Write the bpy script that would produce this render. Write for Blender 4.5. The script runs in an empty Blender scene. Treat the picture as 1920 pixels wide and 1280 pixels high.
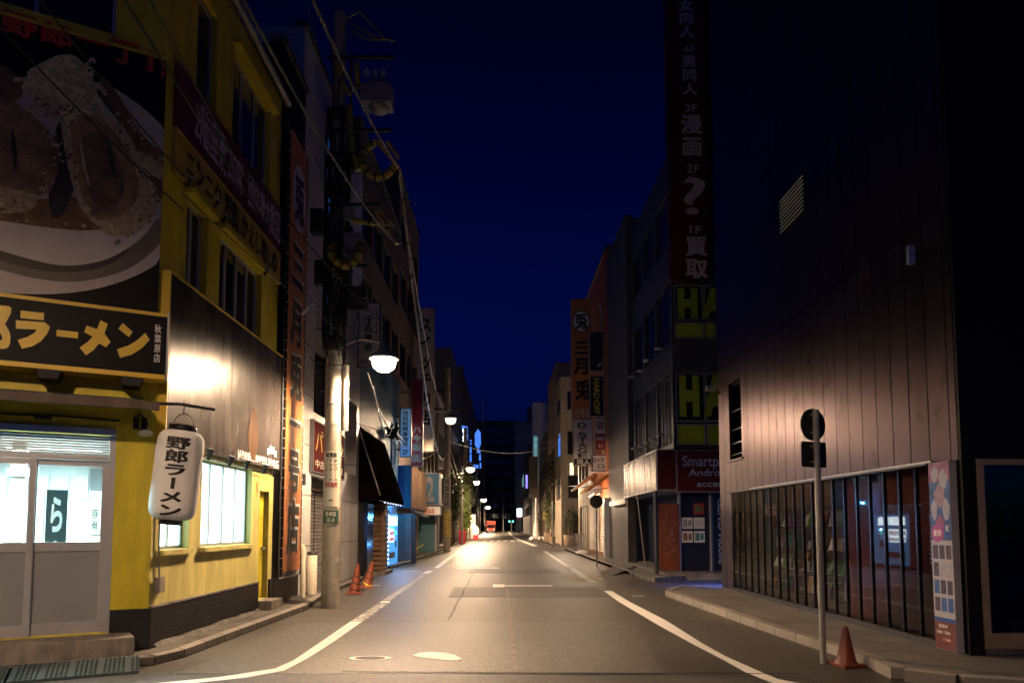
import bpy, bmesh, math, random
from mathutils import Vector, Matrix
random.seed(11)
R = math.radians
scene = bpy.context.scene
# ------------------------------------------------------------------ camera
CAMH = 1.65
PITCH = R(3.9)
cam_d = bpy.data.cameras.new("camera"); cam = bpy.data.objects.new("camera", cam_d)
scene.collection.objects.link(cam); scene.camera = cam
cam_d.lens = 24; cam_d.sensor_width = 36
cam_d.shift_x = 20/1920; cam_d.shift_y = 257.7/1920
cam_d.clip_start = .05; cam_d.clip_end = 2000
cam.location = (0, 0, CAMH); cam.rotation_euler = (R(90)+PITCH, 0, 0)
# ------------------------------------------------------------------ sky
w = bpy.data.worlds.new("World"); scene.world = w; w.use_nodes = True
nt = w.node_tree; bg = nt.nodes['Background']
sky = nt.nodes.new('ShaderNodeTexSky'); sky.sky_type = 'NISHITA'; sky.sun_disc = False
sky.sun_elevation = R(-1.0); sky.sun_rotation = R(150); sky.altitude = 0; sky.air_density = 1.0
sky.dust_density = .2; sky.ozone_density = 10.0
# the night sky darkens towards the zenith
gtc = nt.nodes.new('ShaderNodeTexCoord'); gsp = nt.nodes.new('ShaderNodeSeparateXYZ'); nt.links.new(gtc.outputs['Generated'], gsp.inputs[0])
grr = nt.nodes.new('ShaderNodeValToRGB'); nt.links.new(gsp.outputs[2], grr.inputs[0])
grr.color_ramp.elements[0].position = .0; grr.color_ramp.elements[0].color = (.05, 2.2, 1.85, 1)
grr.color_ramp.elements[1].position = .6; grr.color_ramp.elements[1].color = (.01, .4, .36, 1)
e_ = grr.color_ramp.elements.new(.25); e_.color = (.035, 1.4, 1.25, 1)
gmx = nt.nodes.new('ShaderNodeMix'); gmx.data_type = 'RGBA'; gmx.blend_type = 'MULTIPLY'; gmx.inputs[0].default_value = 1
nt.links.new(sky.outputs[0], gmx.inputs[6]); nt.links.new(grr.outputs[0], gmx.inputs[7])
nt.links.new(gmx.outputs[2], bg.inputs[0]); bg.inputs[1].default_value = .15
scene.view_settings.view_transform = 'Standard'; scene.view_settings.look = 'None'
scene.cycles.diffuse_bounces = 1
scene.view_settings.exposure = 0; scene.view_settings.gamma = 1
LAMP_POWER = 25000.0
LAMP_COL = (1.0, .68, .42)

# ------------------------------------------------------------------ helpers
def ray(px, py):
    x = (px-940)/1280; y = (897.7-py)/1280
    c, s = math.cos(PITCH), math.sin(PITCH)
    return Vector((x, c - y*s, s + y*c))
O = Vector((0, 0, CAMH))
def gz(px, py, Z=0.0):
    d = ray(px, py); return O + d*((Z-CAMH)/d.z)
def gx(px, py, X):
    d = ray(px, py); return O + d*(X/d.x)
def gy(px, py, Y):
    d = ray(px, py); return O + d*(Y/d.y)

class Fr:
    def __init__(s, o, u, n):
        s.o = Vector(o); s.u = Vector(u).normalized(); s.n = Vector(n).normalized()
    def w(s, a, b, c=0.0):
        return s.o + s.u*a + s.n*c + Vector((0, 0, b))
    def at(s, px, py, off=0.0):
        d = ray(px, py); p0 = s.o + s.n*off
        t = (p0-O).dot(s.n)/d.dot(s.n); p = O + d*t
        return (p-s.o).dot(s.u), p.z
def left(X): return Fr((X, 0, 0), (0, 1, 0), (1, 0, 0))       # u = +Y, faces the street
def right(X): return Fr((X, 0, 0), (0, -1, 0), (-1, 0, 0))    # u = -Y
def front(Y): return Fr((0, Y, 0), (1, 0, 0), (0, -1, 0))     # faces the camera
LF = Fr((-4.5, 8.8, 0), (.887, .461, 0), (.461, -.887, 0))     # skewed shop front

class MB:
    def __init__(s): s.v = []; s.f = []; s.m = []; s.sm = []
    def add(s, vs, fs, mi=0, smooth=False):
        k = len(s.v); s.v += [Vector(p) for p in vs]
        for f in fs: s.f.append([i+k for i in f]); s.m.append(mi); s.sm.append(smooth)
        return s
    def box(s, fr, a0, a1, b0, b1, c0, c1, mi=0):
        P = [fr.w(a, b, c) for a in (a0, a1) for b in (b0, b1) for c in (c0, c1)]
        return s.add(P, [(0,1,3,2),(4,6,7,5),(0,4,5,1),(2,3,7,6),(0,2,6,4),(1,5,7,3)], mi)
    def quad(s, a, b, c, d, mi=0): return s.add([a, b, c, d], [(0,1,2,3)], mi)
    def poly(s, pts, mi=0): return s.add(pts, [tuple(range(len(pts)))], mi)
    def prism(s, pts, dv, mi=0):
        n = len(pts); dv = Vector(dv)
        s.add([Vector(p) for p in pts]+[Vector(p)+dv for p in pts],
              [tuple(range(n)), tuple(range(2*n-1, n-1, -1))]+[(i, (i+1) % n, (i+1) % n+n, i+n) for i in range(n)], mi)
        return s
    def tube(s, pts, r, seg=8, mi=0, caps=True, radii=None):
        pts = [Vector(p) for p in pts]; n = len(pts); vs = []; fs = []
        up = None
        for i, p in enumerate(pts):
            t = (pts[min(i+1, n-1)]-pts[max(i-1, 0)]).normalized()
            if up is None:
                up = Vector((0, 0, 1)) if abs(t.z) < .9 else Vector((1, 0, 0))
            x = t.cross(up)
            if x.length < 1e-5: x = t.cross(Vector((0, 1, 0)))
            x.normalize(); y = x.cross(t).normalized(); up = y
            rr = radii[i] if radii else r
            for k in range(seg):
                a = 2*math.pi*k/seg; vs.append(p + x*math.cos(a)*rr + y*math.sin(a)*rr)
        for i in range(n-1):
            for k in range(seg):
                fs.append((i*seg+k, i*seg+(k+1) % seg, (i+1)*seg+(k+1) % seg, (i+1)*seg+k))
        s.add(vs, fs, mi, True)
        if caps:
            s.add(vs[:seg], [tuple(range(seg-1, -1, -1))], mi); s.add(vs[-seg:], [tuple(range(seg))], mi)
        return s
    def lathe(s, prof, c, axis=(0, 0, 1), seg=24, mi=0):
        ax = Vector(axis).normalized(); x = ax.orthogonal().normalized(); y = ax.cross(x); c = Vector(c)
        vs = []; fs = []
        for (r, h) in prof:
            for k in range(seg):
                a = 2*math.pi*k/seg; vs.append(c + ax*h + (x*math.cos(a)+y*math.sin(a))*max(r, 1e-4))
        for i in range(len(prof)-1):
            for k in range(seg):
                fs.append((i*seg+k, i*seg+(k+1) % seg, (i+1)*seg+(k+1) % seg, (i+1)*seg+k))
        return s.add(vs, fs, mi, True)
    def build(s, name, mats, parent=None, loc=None, bevel=0):
        if not isinstance(mats, (list, tuple)): mats = [mats]
        if parent is not None: base = WL[parent.name]
        elif loc is not None: base = Vector(loc)
        else:
            xs = [p.x for p in s.v]; ys = [p.y for p in s.v]; zs = [p.z for p in s.v]
            base = Vector(((min(xs)+max(xs))/2, (min(ys)+max(ys))/2, min(zs)))
        me = bpy.data.meshes.new(name)
        me.from_pydata([tuple(p-base) for p in s.v], [], s.f)
        for m_ in mats: me.materials.append(m_)
        me.polygons.foreach_set('material_index', s.m); me.polygons.foreach_set('use_smooth', s.sm)
        bm = bmesh.new(); bm.from_mesh(me)
        bmesh.ops.recalc_face_normals(bm, faces=bm.faces)
        if bevel:
            es = [e for e in bm.edges if len(e.link_faces) == 2 and e.calc_face_angle(0) > .6]
            bmesh.ops.bevel(bm, geom=es, offset=bevel, segments=2, affect='EDGES', profile=.6)
        bm.to_mesh(me); bm.free()
        o = bpy.data.objects.new(name, me); scene.collection.objects.link(o)
        if parent is None: o.location = base
        else: o.parent = parent
        WL[o.name] = base.copy()
        return o
WL = {}
def thing(name, label, cat, loc, group=None):
    o = bpy.data.objects.new(name, None); scene.collection.objects.link(o)
    o.location = Vector(loc); o.empty_display_size = .2; WL[o.name] = Vector(loc)
    return tag(o, label, cat, group)
def tag(o, label=None, cat=None, group=None, kind=None):
    if label: o['label'] = label
    if cat: o['category'] = cat
    if group: o['group'] = group
    if kind: o['kind'] = kind
    return o
def struct(name, mb, m, label=None, loc=None):
    o = mb.build(name, m, None, loc); o['kind'] = 'structure'
    o['label'] = label or name; o['category'] = name.replace('_', ' '); return o
def copy_tree(o, loc, label=None, parent=None, rz=None):
    c = o.copy(); scene.collection.objects.link(c)
    if parent is not None: c.parent = parent
    else:
        c.location = Vector(loc); WL[c.name] = Vector(loc)
        if label: c['label'] = label
        if rz is not None: c.rotation_euler.z = rz
    for ch in list(o.children): copy_tree(ch, None, None, c)
    return c

# ------------------------------------------------------------------ materials
def mat(name, col, rough=.6, metal=0.0, var=.15, scale=3.0, bump=.0, bscale=60.0, rvar=.1, stretch=(1, 1, 1), spec=.5, dirt=0.0):
    m = bpy.data.materials.new(name); m.use_nodes = True; n = m.node_tree.nodes; l = m.node_tree.links
    p = n['Principled BSDF']; p.inputs['Metallic'].default_value = metal
    p.inputs['Specular IOR Level'].default_value = spec
    tc = n.new('ShaderNodeTexCoord'); mp = n.new('ShaderNodeMapping'); mp.inputs['Scale'].default_value = stretch
    l.new(tc.outputs['Object'], mp.inputs[0])
    nz = n.new('ShaderNodeTexNoise'); nz.inputs['Scale'].default_value = scale; nz.inputs['Detail'].default_value = 6
    l.new(mp.outputs[0], nz.inputs['Vector'])
    cr = n.new('ShaderNodeValToRGB'); cr.color_ramp.elements[0].position = .3; cr.color_ramp.elements[1].position = .7
    cr.color_ramp.elements[0].color = tuple(c*(1-var) for c in col)+(1,)
    cr.color_ramp.elements[1].color = tuple(min(1, c*(1+var)) for c in col)+(1,)
    l.new(nz.outputs['Fac'], cr.inputs[0])
    out = cr.outputs[0]
    if dirt:
        n2 = n.new('ShaderNodeTexNoise'); n2.inputs['Scale'].default_value = 1.6; n2.inputs['Detail'].default_value = 8; n2.inputs['Roughness'].default_value = .7
        m2 = n.new('ShaderNodeMapping'); m2.inputs['Scale'].default_value = (2.5, 2.5, .35)
        l.new(tc.outputs['Object'], m2.inputs[0]); l.new(m2.outputs[0], n2.inputs['Vector'])
        c2 = n.new('ShaderNodeValToRGB'); c2.color_ramp.elements[0].position = .42; c2.color_ramp.elements[1].position = .62
        c2.color_ramp.elements[0].color = (1-dirt,)*3+(1,); c2.color_ramp.elements[1].color = (1, 1, 1, 1)
        l.new(n2.outputs['Fac'], c2.inputs[0])
        mx = n.new('ShaderNodeMix'); mx.data_type = 'RGBA'; mx.blend_type = 'MULTIPLY'; mx.inputs[0].default_value = 1
        l.new(out, mx.inputs[6]); l.new(c2.outputs[0], mx.inputs[7]); out = mx.outputs[2]
    l.new(out, p.inputs['Base Color'])
    mr = n.new('ShaderNodeMapRange'); mr.inputs['To Min'].default_value = max(.03, rough-rvar); mr.inputs['To Max'].default_value = min(1, rough+rvar)
    l.new(nz.outputs['Fac'], mr.inputs[0]); l.new(mr.outputs[0], p.inputs['Roughness'])
    if bump:
        nb = n.new('ShaderNodeTexNoise'); nb.inputs['Scale'].default_value = bscale; nb.inputs['Detail'].default_value = 4
        l.new(mp.outputs[0], nb.inputs['Vector'])
        b = n.new('ShaderNodeBump'); b.inputs['Strength'].default_value = bump; b.inputs['Distance'].default_value = .02
        l.new(nb.outputs['Fac'], b.inputs['Height']); l.new(b.outputs[0], p.inputs['Normal'])
    return m
def emis(name, col, st):
    m = bpy.data.materials.new(name); m.use_nodes = True; p = m.node_tree.nodes['Principled BSDF']
    p.inputs['Base Color'].default_value = tuple(col)+(1,); p.inputs['Emission Color'].default_value = tuple(col)+(1,)
    p.inputs['Emission Strength'].default_value = st; p.inputs['Roughness'].default_value = .4
    n = m.node_tree.nodes; l = m.node_tree.links
    tc = n.new('ShaderNodeTexCoord'); nz = n.new('ShaderNodeTexNoise'); nz.inputs['Scale'].default_value = 2.2
    l.new(tc.outputs['Object'], nz.inputs['Vector'])
    mr = n.new('ShaderNodeMapRange'); mr.inputs['To Min'].default_value = st*.7; mr.inputs['To Max'].default_value = st*1.3
    l.new(nz.outputs['Fac'], mr.inputs[0]); l.new(mr.outputs[0], p.inputs['Emission Strength'])
    return m
def glass(name, tint=(.9, .93, .95), ior=1.5, rough=.02, streak=0.0):
    m = bpy.data.materials.new(name); m.use_nodes = True; n = m.node_tree.nodes; l = m.node_tree.links
    for x in list(n):
        if x.type == 'BSDF_PRINCIPLED': n.remove(x)
    out = [x for x in n if x.type == 'OUTPUT_MATERIAL'][0]
    tr = n.new('ShaderNodeBsdfTransparent'); tr.inputs[0].default_value = tuple(tint)+(1,)
    gl = n.new('ShaderNodeBsdfGlossy'); gl.inputs['Roughness'].default_value = rough
    fn = n.new('ShaderNodeFresnel'); fn.inputs[0].default_value = ior
    # slight waviness of the sheet
    tc = n.new('ShaderNodeTexCoord'); nz = n.new('ShaderNodeTexNoise'); nz.inputs['Scale'].default_value = 1.3
    b = n.new('ShaderNodeBump'); b.inputs['Strength'].default_value = .05; b.inputs['Distance'].default_value = .02
    l.new(tc.outputs['Object'], nz.inputs['Vector']); l.new(nz.outputs['Fac'], b.inputs['Height']); l.new(b.outputs[0], gl.inputs['Normal'])
    mx = n.new('ShaderNodeMixShader'); l.new(fn.outputs[0], mx.inputs[0]); l.new(tr.outputs[0], mx.inputs[1]); l.new(gl.outputs[0], mx.inputs[2])
    l.new(mx.outputs[0], out.inputs[0]); return m
def gridmat(name, col, mortar, w_, h_, axis='y', rough=.4, gap=.01, offset=.5, bump=.4, var=.15, spec=.5):
    """bricks or tiles laid in the wall's own plane"""
    m = bpy.data.materials.new(name); m.use_nodes = True; n = m.node_tree.nodes; l = m.node_tree.links
    p = n['Principled BSDF']; p.inputs['Roughness'].default_value = rough; p.inputs['Specular IOR Level'].default_value = spec
    tc = n.new('ShaderNodeTexCoord'); sp = n.new('ShaderNodeSeparateXYZ'); cb = n.new('ShaderNodeCombineXYZ')
    l.new(tc.outputs['Object'], sp.inputs[0])
    if axis == 'xy':
        ad = n.new('ShaderNodeMath'); ad.operation = 'ADD'; l.new(sp.outputs[0], ad.inputs[0]); l.new(sp.outputs[1], ad.inputs[1]); l.new(ad.outputs[0], cb.inputs[0])
        l.new(sp.outputs[2], cb.inputs[1])
    elif axis == 'ground': l.new(sp.outputs[0], cb.inputs[0]); l.new(sp.outputs[1], cb.inputs[1])
    else: l.new(sp.outputs['XYZ'.index(axis.upper())], cb.inputs[0]); l.new(sp.outputs[2], cb.inputs[1])
    br = n.new('ShaderNodeTexBrick'); br.offset = offset
    br.inputs['Scale'].default_value = 1; br.inputs['Brick Width'].default_value = w_; br.inputs['Row Height'].default_value = h_
    br.inputs['Mortar Size'].default_value = gap; br.inputs['Mortar Smooth'].default_value = .1
    br.inputs['Color1'].default_value = tuple(c*(1-var) for c in col)+(1,); br.inputs['Color2'].default_value = tuple(c*(1+var) for c in col)+(1,)
    br.inputs['Mortar'].default_value = tuple(mortar)+(1,)
    l.new(cb.outputs[0], br.inputs[0])
    nz = n.new('ShaderNodeTexNoise'); nz.inputs['Scale'].default_value = 2; nz.inputs['Detail'].default_value = 8
    l.new(tc.outputs['Object'], nz.inputs['Vector'])
    mr = n.new('ShaderNodeMapRange'); mr.inputs['To Min'].default_value = .65; mr.inputs['To Max'].default_value = 1.25
    l.new(nz.outputs['Fac'], mr.inputs[0])
    mx = n.new('ShaderNodeMix'); mx.data_type = 'RGBA'; mx.blend_type = 'MULTIPLY'; mx.inputs[0].default_value = 1
    l.new(br.outputs[0], mx.inputs[6]); l.new(mr.outputs[0], mx.inputs[7]); l.new(mx.outputs[2], p.inputs['Base Color'])
    iv = n.new('ShaderNodeMath'); iv.operation = 'SUBTRACT'; iv.inputs[0].default_value = 1; l.new(br.outputs['Fac'], iv.inputs[1])
    b = n.new('ShaderNodeBump'); b.inputs['Strength'].default_value = bump; b.inputs['Distance'].default_value = .01
    l.new(iv.outputs[0], b.inputs['Height']); l.new(b.outputs[0], p.inputs['Normal'])
    return m
def asphalt(name, col, rough=.62, crack=True):
    m = bpy.data.materials.new(name); m.use_nodes = True; n = m.node_tree.nodes; l = m.node_tree.links
    p = n['Principled BSDF']; tc = n.new('ShaderNodeTexCoord')
    def noise(sc, det=6, ro=.6):
        x = n.new('ShaderNodeTexNoise'); x.inputs['Scale'].default_value = sc; x.inputs['Detail'].default_value = det; x.inputs['Roughness'].default_value = ro
        l.new(tc.outputs['Object'], x.inputs['Vector']); return x
    a = noise(.35, 8, .6); g = noise(70, 3); f = noise(9, 5)
    def ramp(src, p0, p1, c0, c1):
        r = n.new('ShaderNodeValToRGB'); r.color_ramp.elements[0].position = p0; r.color_ramp.elements[1].position = p1
        r.color_ramp.elements[0].color = tuple(c0)+(1,); r.color_ramp.elements[1].color = tuple(c1)+(1,); l.new(src, r.inputs[0]); return r.outputs[0]
    def mul(x, y):
        mx = n.new('ShaderNodeMix'); mx.data_type = 'RGBA'; mx.blend_type = 'MULTIPLY'; mx.inputs[0].default_value = 1
        l.new(x, mx.inputs[6]); l.new(y, mx.inputs[7]); return mx.outputs[2]
    base = ramp(a.outputs['Fac'], .3, .72, [c*.55 for c in col], [c*1.5 for c in col])
    base = mul(base, ramp(g.outputs['Fac'], .35, .7, (.22, .22, .22), (1.9, 1.9, 1.9)))
    base = mul(base, ramp(f.outputs['Fac'], .3, .7, (.82, .82, .82), (1.15, 1.15, 1.15)))
    if crack:
        v = n.new('ShaderNodeTexVoronoi'); v.feature = 'DISTANCE_TO_EDGE'; v.inputs['Scale'].default_value = .33
        wv = noise(1.5, 6); ad = n.new('ShaderNodeVectorMath'); ad.operation = 'MULTIPLY_ADD'; ad.inputs[1].default_value = (.8, .8, 0)
        l.new(wv.outputs['Color'], ad.inputs[0]); l.new(tc.outputs['Object'], ad.inputs[2]); l.new(ad.outputs[0], v.inputs['Vector'])
        msk = noise(.5, 2)
        cr = ramp(v.outputs['Distance'], .002, .006, (.45, .45, .45), (1, 1, 1))
        mk = ramp(msk.outputs['Fac'], .52, .56, (1, 1, 1), (0, 0, 0))
        mm = n.new('ShaderNodeMix'); mm.data_type = 'RGBA'; mm.blend_type = 'LIGHTEN'; mm.inputs[0].default_value = 1
        l.new(cr, mm.inputs[6]); l.new(mk, mm.inputs[7]); base = mul(base, mm.outputs[2])
    l.new(base, p.inputs['Base Color'])
    mr = n.new('ShaderNodeMapRange'); mr.inputs['To Min'].default_value = rough-.14; mr.inputs['To Max'].default_value = rough+.16
    l.new(a.outputs['Fac'], mr.inputs[0]); l.new(mr.outputs[0], p.inputs['Roughness'])
    b = n.new('ShaderNodeBump'); b.inputs['Strength'].default_value = .5; b.inputs['Distance'].default_value = .006
    l.new(g.outputs['Fac'], b.inputs['Height']); l.new(b.outputs[0], p.inputs['Normal'])
    return m
def wornpaint(name, col, lo=.38, hi=.44, sc=14, under=(.06, .058, .055)):
    m = bpy.data.materials.new(name); m.use_nodes = True; n = m.node_tree.nodes; l = m.node_tree.links
    p = n['Principled BSDF']; p.inputs['Roughness'].default_value = .6; tc = n.new('ShaderNodeTexCoord')
    nz = n.new('ShaderNodeTexNoise'); nz.inputs['Scale'].default_value = sc; nz.inputs['Detail'].default_value = 8; nz.inputs['Roughness'].default_value = .7
    l.new(tc.outputs['Object'], nz.inputs['Vector'])
    r = n.new('ShaderNodeValToRGB'); r.color_ramp.elements[0].position = lo; r.color_ramp.elements[1].position = hi
    r.color_ramp.elements[0].color = tuple(under)+(1,); r.color_ramp.elements[1].color = tuple(col)+(1,)
    l.new(nz.outputs['Fac'], r.inputs[0]); l.new(r.outputs[0], p.inputs['Base Color']); return m

M = dict(
 asphalt=asphalt('asphalt', (.088, .08, .072), .50), asphalt2=asphalt('old_asphalt', (.075, .07, .066), .6, False), asphalt3=asphalt('patched_asphalt', (.105, .098, .09), .50, False),
 pave=gridmat('paving_slabs', (.16, .145, .135), (.06, .055, .05), .6, .6, 'ground', .7, .008, 0, .3),
 conc=mat('concrete', (.27, .24, .21), .8, var=.25, scale=5, bump=.3, bscale=30, dirt=.45), concd=mat('dark_concrete', (.13, .12, .11), .8, var=.3, scale=4, bump=.3, dirt=.4),
 kerb=gridmat('kerb_stones', (.30, .27, .24), (.08, .07, .06), .6, 3, 'xy', .75, .012, 0, .4),
 paint=wornpaint('road_paint', (.78, .76, .72), .30, .38), paintw=wornpaint('worn_road_paint', (.6, .58, .55), .44, .54, 9), painty=wornpaint('yellow_road_paint', (.55, .42, .12), .38, .5, 9),
 yellow=mat('yellow_paint', (.76, .62, .035), .5, var=.10, scale=2, bump=.06, bscale=25, dirt=.2), yellow2=mat('faded_yellow_plaster', (.68, .60, .20), .6, var=.10, scale=2, bump=.12, bscale=30, dirt=.22),
 yband=mat('ochre_sign_face', (.42, .30, .06), .5, var=.1), bricks=gridmat('black_tiles', (.012, .011, .014), (.03, .028, .028), .227, .066, 'y', .5, .006, .5, .5, .3, .2), bricksx=gridmat('black_tiles_front', (.012, .01, .012), (.03, .028, .028), .227, .066, 'x', .45, .006, .5, .5, .3),
 silver=mat('brushed_aluminium', (.55, .55, .56), .42, .55, var=.06, scale=3, stretch=(1, 1, .2)), alud=mat('dark_aluminium', (.10, .10, .11), .4, .6, var=.1), alupanel=mat('grey_door_panel', (.30, .31, .33), .45, .1, var=.06),
 black=mat('black_panel', (.009, .008, .009), .5, var=.2, spec=.15), blackm=mat('black_matt', (.02, .019, .019), .7, var=.2), blackg=mat('black_gloss', (.018, .016, .018), .22, var=.1),
 gloss=mat('glossy_printed_panel', (.055, .045, .043), .27, 0, var=.3, scale=1.5, rvar=.04, stretch=(1, 1, .04), spec=.35, bump=.35, bscale=5),
 orange=mat('orange_banner', (.56, .19, .055), .5, var=.06, bump=.05, bscale=6), orangewall=mat('orange_wall', (.50, .15, .05), .6, var=.12, dirt=.25), red=mat('dark_red_sign', (.10, .009, .009), .42, var=.1), redb=mat('red_sign', (.35, .02, .025), .4, var=.08),
 maroon=mat('maroon_band', (.10, .012, .03), .45, var=.1), white=mat('white_sign', (.75, .73, .70), .4, var=.05, dirt=.12), whitet=mat('white_letter', (.8, .78, .76), .5, var=.04), cream=mat('cream_sign', (.70, .62, .48), .45, var=.06), lilac=mat('lilac_letter', (.62, .58, .78), .5, var=.05),
 ytext=mat('gold_letter', (.80, .54, .05), .45, var=.05), redtext=mat('red_letter', (.55, .05, .03), .5, var=.08), blackt=mat('black_letter', (.02, .018, .018), .5, var=.1), bluet=mat('blue_letter', (.35, .48, .70), .5, var=.05), ygreen=mat('yellow_green_vinyl', (.38, .50, .03), .45, var=.06),
 tile=gridmat('white_panels', (.62, .60, .58), (.07, .06, .06), 1.4, 1.18, 'y', .3, .012, 0, .4, .04), tilex=gridmat('white_panels_front', (.62, .60, .58), (.07, .06, .06), 1.4, 1.18, 'x', .3, .012, 0, .4, .04),
 grey=mat('grey_wall', (.22, .21, .21), .7, var=.15, bump=.1, dirt=.3), greyd=mat('dark_grey_wall', (.10, .095, .10), .6, var=.15, dirt=.3), beige=mat('beige_wall', (.42, .35, .26), .75, var=.1, bump=.1, dirt=.3), tan=mat('tan_wall', (.36, .28, .19), .75, var=.12, dirt=.3), brown=mat('brown_wall', (.14, .10, .08), .7, var=.15, dirt=.3),
 bluew=mat('blue_wall', (.03, .14, .24), .6, var=.1, dirt=.3), bluep=mat('deep_blue_panel', (.02, .06, .16), .4, var=.1), teal=mat('teal_shutter', (.03, .11, .13), .5, var=.1), navy=mat('navy_panel', (.007, .009, .025), .5, var=.1),
 metal=None, cableb=mat('cable_glint_paint', (.5, .46, .42), .3, .3, var=.3), posterbase=mat('poster_paper', (.42, .41, .46), .4, var=.05), lobbyw=mat('lobby_red_wall', (.16, .03, .02), .5, var=.2), redmatt=mat('matt_red_sign', (.10, .010, .010), .8, spec=.1, var=.1), officesign=emis('dim_lit_office_sign', (.35, .62, .95), .16), pole=mat('concrete_pole', (.44, .38, .31), .6, var=.2, scale=6, bump=.2, bscale=50, dirt=.3), steel=mat('galvanised_steel', (.42, .40, .38), .5, .3, var=.15, scale=8, dirt=.3), rust=mat('rust_stained_steel', (.26, .16, .10), .7, .2, var=.35, scale=10, dirt=.3),  # cableb: the wires' lamp glints put into a paler cable colour
 cone=mat('cone_orange', (.24, .045, .015), .45, var=.12, dirt=.3), coney=mat('cone_yellow_tape', (.65, .5, .06), .4, var=.05), shutter=mat('beige_shutter', (.52, .44, .33), .5, .1, var=.1, dirt=.25), shutterg=mat('grey_shutter', (.30, .28, .27), .5, .2, var=.1, dirt=.3), shutterr=mat('rust_red_shutter', (.30, .09, .045), .5, .1, var=.15, dirt=.3),
 cable=mat('black_cable', (.025, .023, .022), .38, var=.2), cablel=mat('grey_cable', (.13, .12, .11), .4, .2, var=.2), sleeve=mat('yellow_cable_sleeve', (.42, .30, .04), .35, var=.12), osleeve=mat('amber_cable_sleeve', (.42, .24, .10), .25, var=.1), clip=mat('porcelain', (.6, .6, .56), .3, var=.05),
 rubber=mat('rubber_mat', (.05, .075, .08), .55, var=.2), paper=mat('lantern_paper', (.88, .86, .84), .75, var=.04), wood=mat('dark_wood_bark', (.09, .05, .03), .7, var=.3, scale=6, bump=.4, bscale=12), log=mat('log_brown', (.20, .11, .06), .65, var=.3, scale=5, bump=.3, bscale=14), awn=mat('dark_awning', (.007, .005, .004), .9, spec=0, var=.25, scale=3, dirt=.3), awno=mat('orange_awning', (.5, .20, .06), .6, var=.1), leaf=mat('leaf_green', (.13, .18, .04), .55, var=.4, scale=12), leafd=mat('dark_leaf', (.035, .055, .02), .6, var=.4, scale=12), trunk=mat('bark', (.12, .09, .06), .8, var=.3, bump=.3), pot=mat('terracotta', (.32, .22, .15), .7, var=.15), truckred=mat('truck_red', (.70, .07, .03), .35, var=.06),
 darkglass=mat('dark_window_glass', (.012, .013, .018), .07, 0, var=.2, rvar=.03, spec=.8), blueglass=mat('blue_tinted_glass', (.014, .018, .05), .1, 0, var=.2, rvar=.04, spec=.8), curtain=mat('curtained_glass', (.16, .14, .12), .2, 0, var=.4, scale=2, stretch=(6, 6, .3), rvar=.05, spec=.7),
 lampglass=emis('lamp_glow', (1, .80, .56), 10), tube=emis('fluorescent_tube', (.6, .95, 1.0), 14), lit=emis('frosted_lit_window', (.62, .97, 1.0), 2.7), litb=emis('vending_lit_panel', (.45, .75, 1.0), 5), vend=emis('vending_body_glow', (.05, .35, .75), .8), bluel=emis('blue_neon', (.03, .22, 1.0), .16), bluesign=emis('blue_lit_sign', (.08, .26, 1.0), 1.0), cyansig=emis('green_signal', (.1, 1.0, .7), 7), headl=emis('headlamp', (1, .85, .7), 1), warml=emis('warm_lit', (1, .72, .42), 2.0), whitel=emis('white_lit_sign', (.8, .93, 1), 6.0), led=emis('led_strip', (.55, .65, 1), 4), cyanw=emis('cyan_lit_window', (.35, .85, 1.0), .28), redl=emis('red_indicator', (1, .15, .1), 3), purplel=emis('violet_lit', (.35, .3, 1), 1.2), greenl=emis('green_indicator', (.1, 1, .4), 2), bluespot=emis('blue_vending_light', (.03, .2, 1.0), .7),
 glass=glass('clear_glass'), glassd=glass('tinted_shop_glass', (.62, .62, .66), 1.75),
 broth=mat('poster_broth', (.20, .10, .03), .5, var=.4, scale=9), meat=mat('poster_pork', (.32, .18, .09), .5, var=.45, scale=5), meat2=mat('poster_pork_dark', (.19, .10, .05), .5, var=.5, scale=7), fat=mat('poster_fat', (.55, .41, .25), .5, var=.35, scale=16), noodle=mat('poster_sprouts', (.66, .56, .33), .5, var=.4, scale=14), bowl=mat('poster_bowl', (.66, .58, .56), .5, var=.08, scale=3), bowls=mat('poster_bowl_rim', (.52, .45, .45), .5, var=.08), green=mat('poster_greens', (.03, .06, .03), .5, var=.5, scale=12), softshade=mat('poster_brown_shadow', (.15, .115, .095), .5, var=.25, scale=2), shade=mat('poster_dark_brown', (.035, .022, .016), .5, var=.3, scale=4))

# ------------------------------------------------------------------ text
_tc = {}
def glyphs(body, bold):
    k = (body, bold)
    if k in _tc: return _tc[k]
    heavy = cjk(body) and bold > .012
    c = bpy.data.curves.new('t', 'FONT'); c.body = body; c.size = 1; c.offset = .006 if heavy else bold; c.resolution_u = 3
    o = bpy.data.objects.new('t', c); scene.collection.objects.link(o)
    dg = bpy.context.evaluated_depsgraph_get(); dg.update()
    me = bpy.data.meshes.new_from_object(o.evaluated_get(dg))
    v = [(p.co.x, p.co.y, 0) for p in me.vertices]; f = [tuple(p.vertices) for p in me.polygons]
    bpy.data.objects.remove(o); bpy.data.curves.remove(c); bpy.data.meshes.remove(me)
    if heavy:      # thicken by overlaid copies, so that fine counters stay open
        d = bold*.62; v0, f0, n0 = v, f, len(v); v, f = [], []
        for i, (dx, dy) in enumerate(((-d, -d), (d, -d), (-d, d), (d, d), (0, 0))):
            v += [(x+dx, y+dy, i*.0004) for x, y, _ in v0]; f += [tuple(q+i*n0 for q in fc) for fc in f0]
    _tc[k] = (v, f); return v, f
def cjk(s): return any(ord(c) > 0x2000 for c in s)
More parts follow.
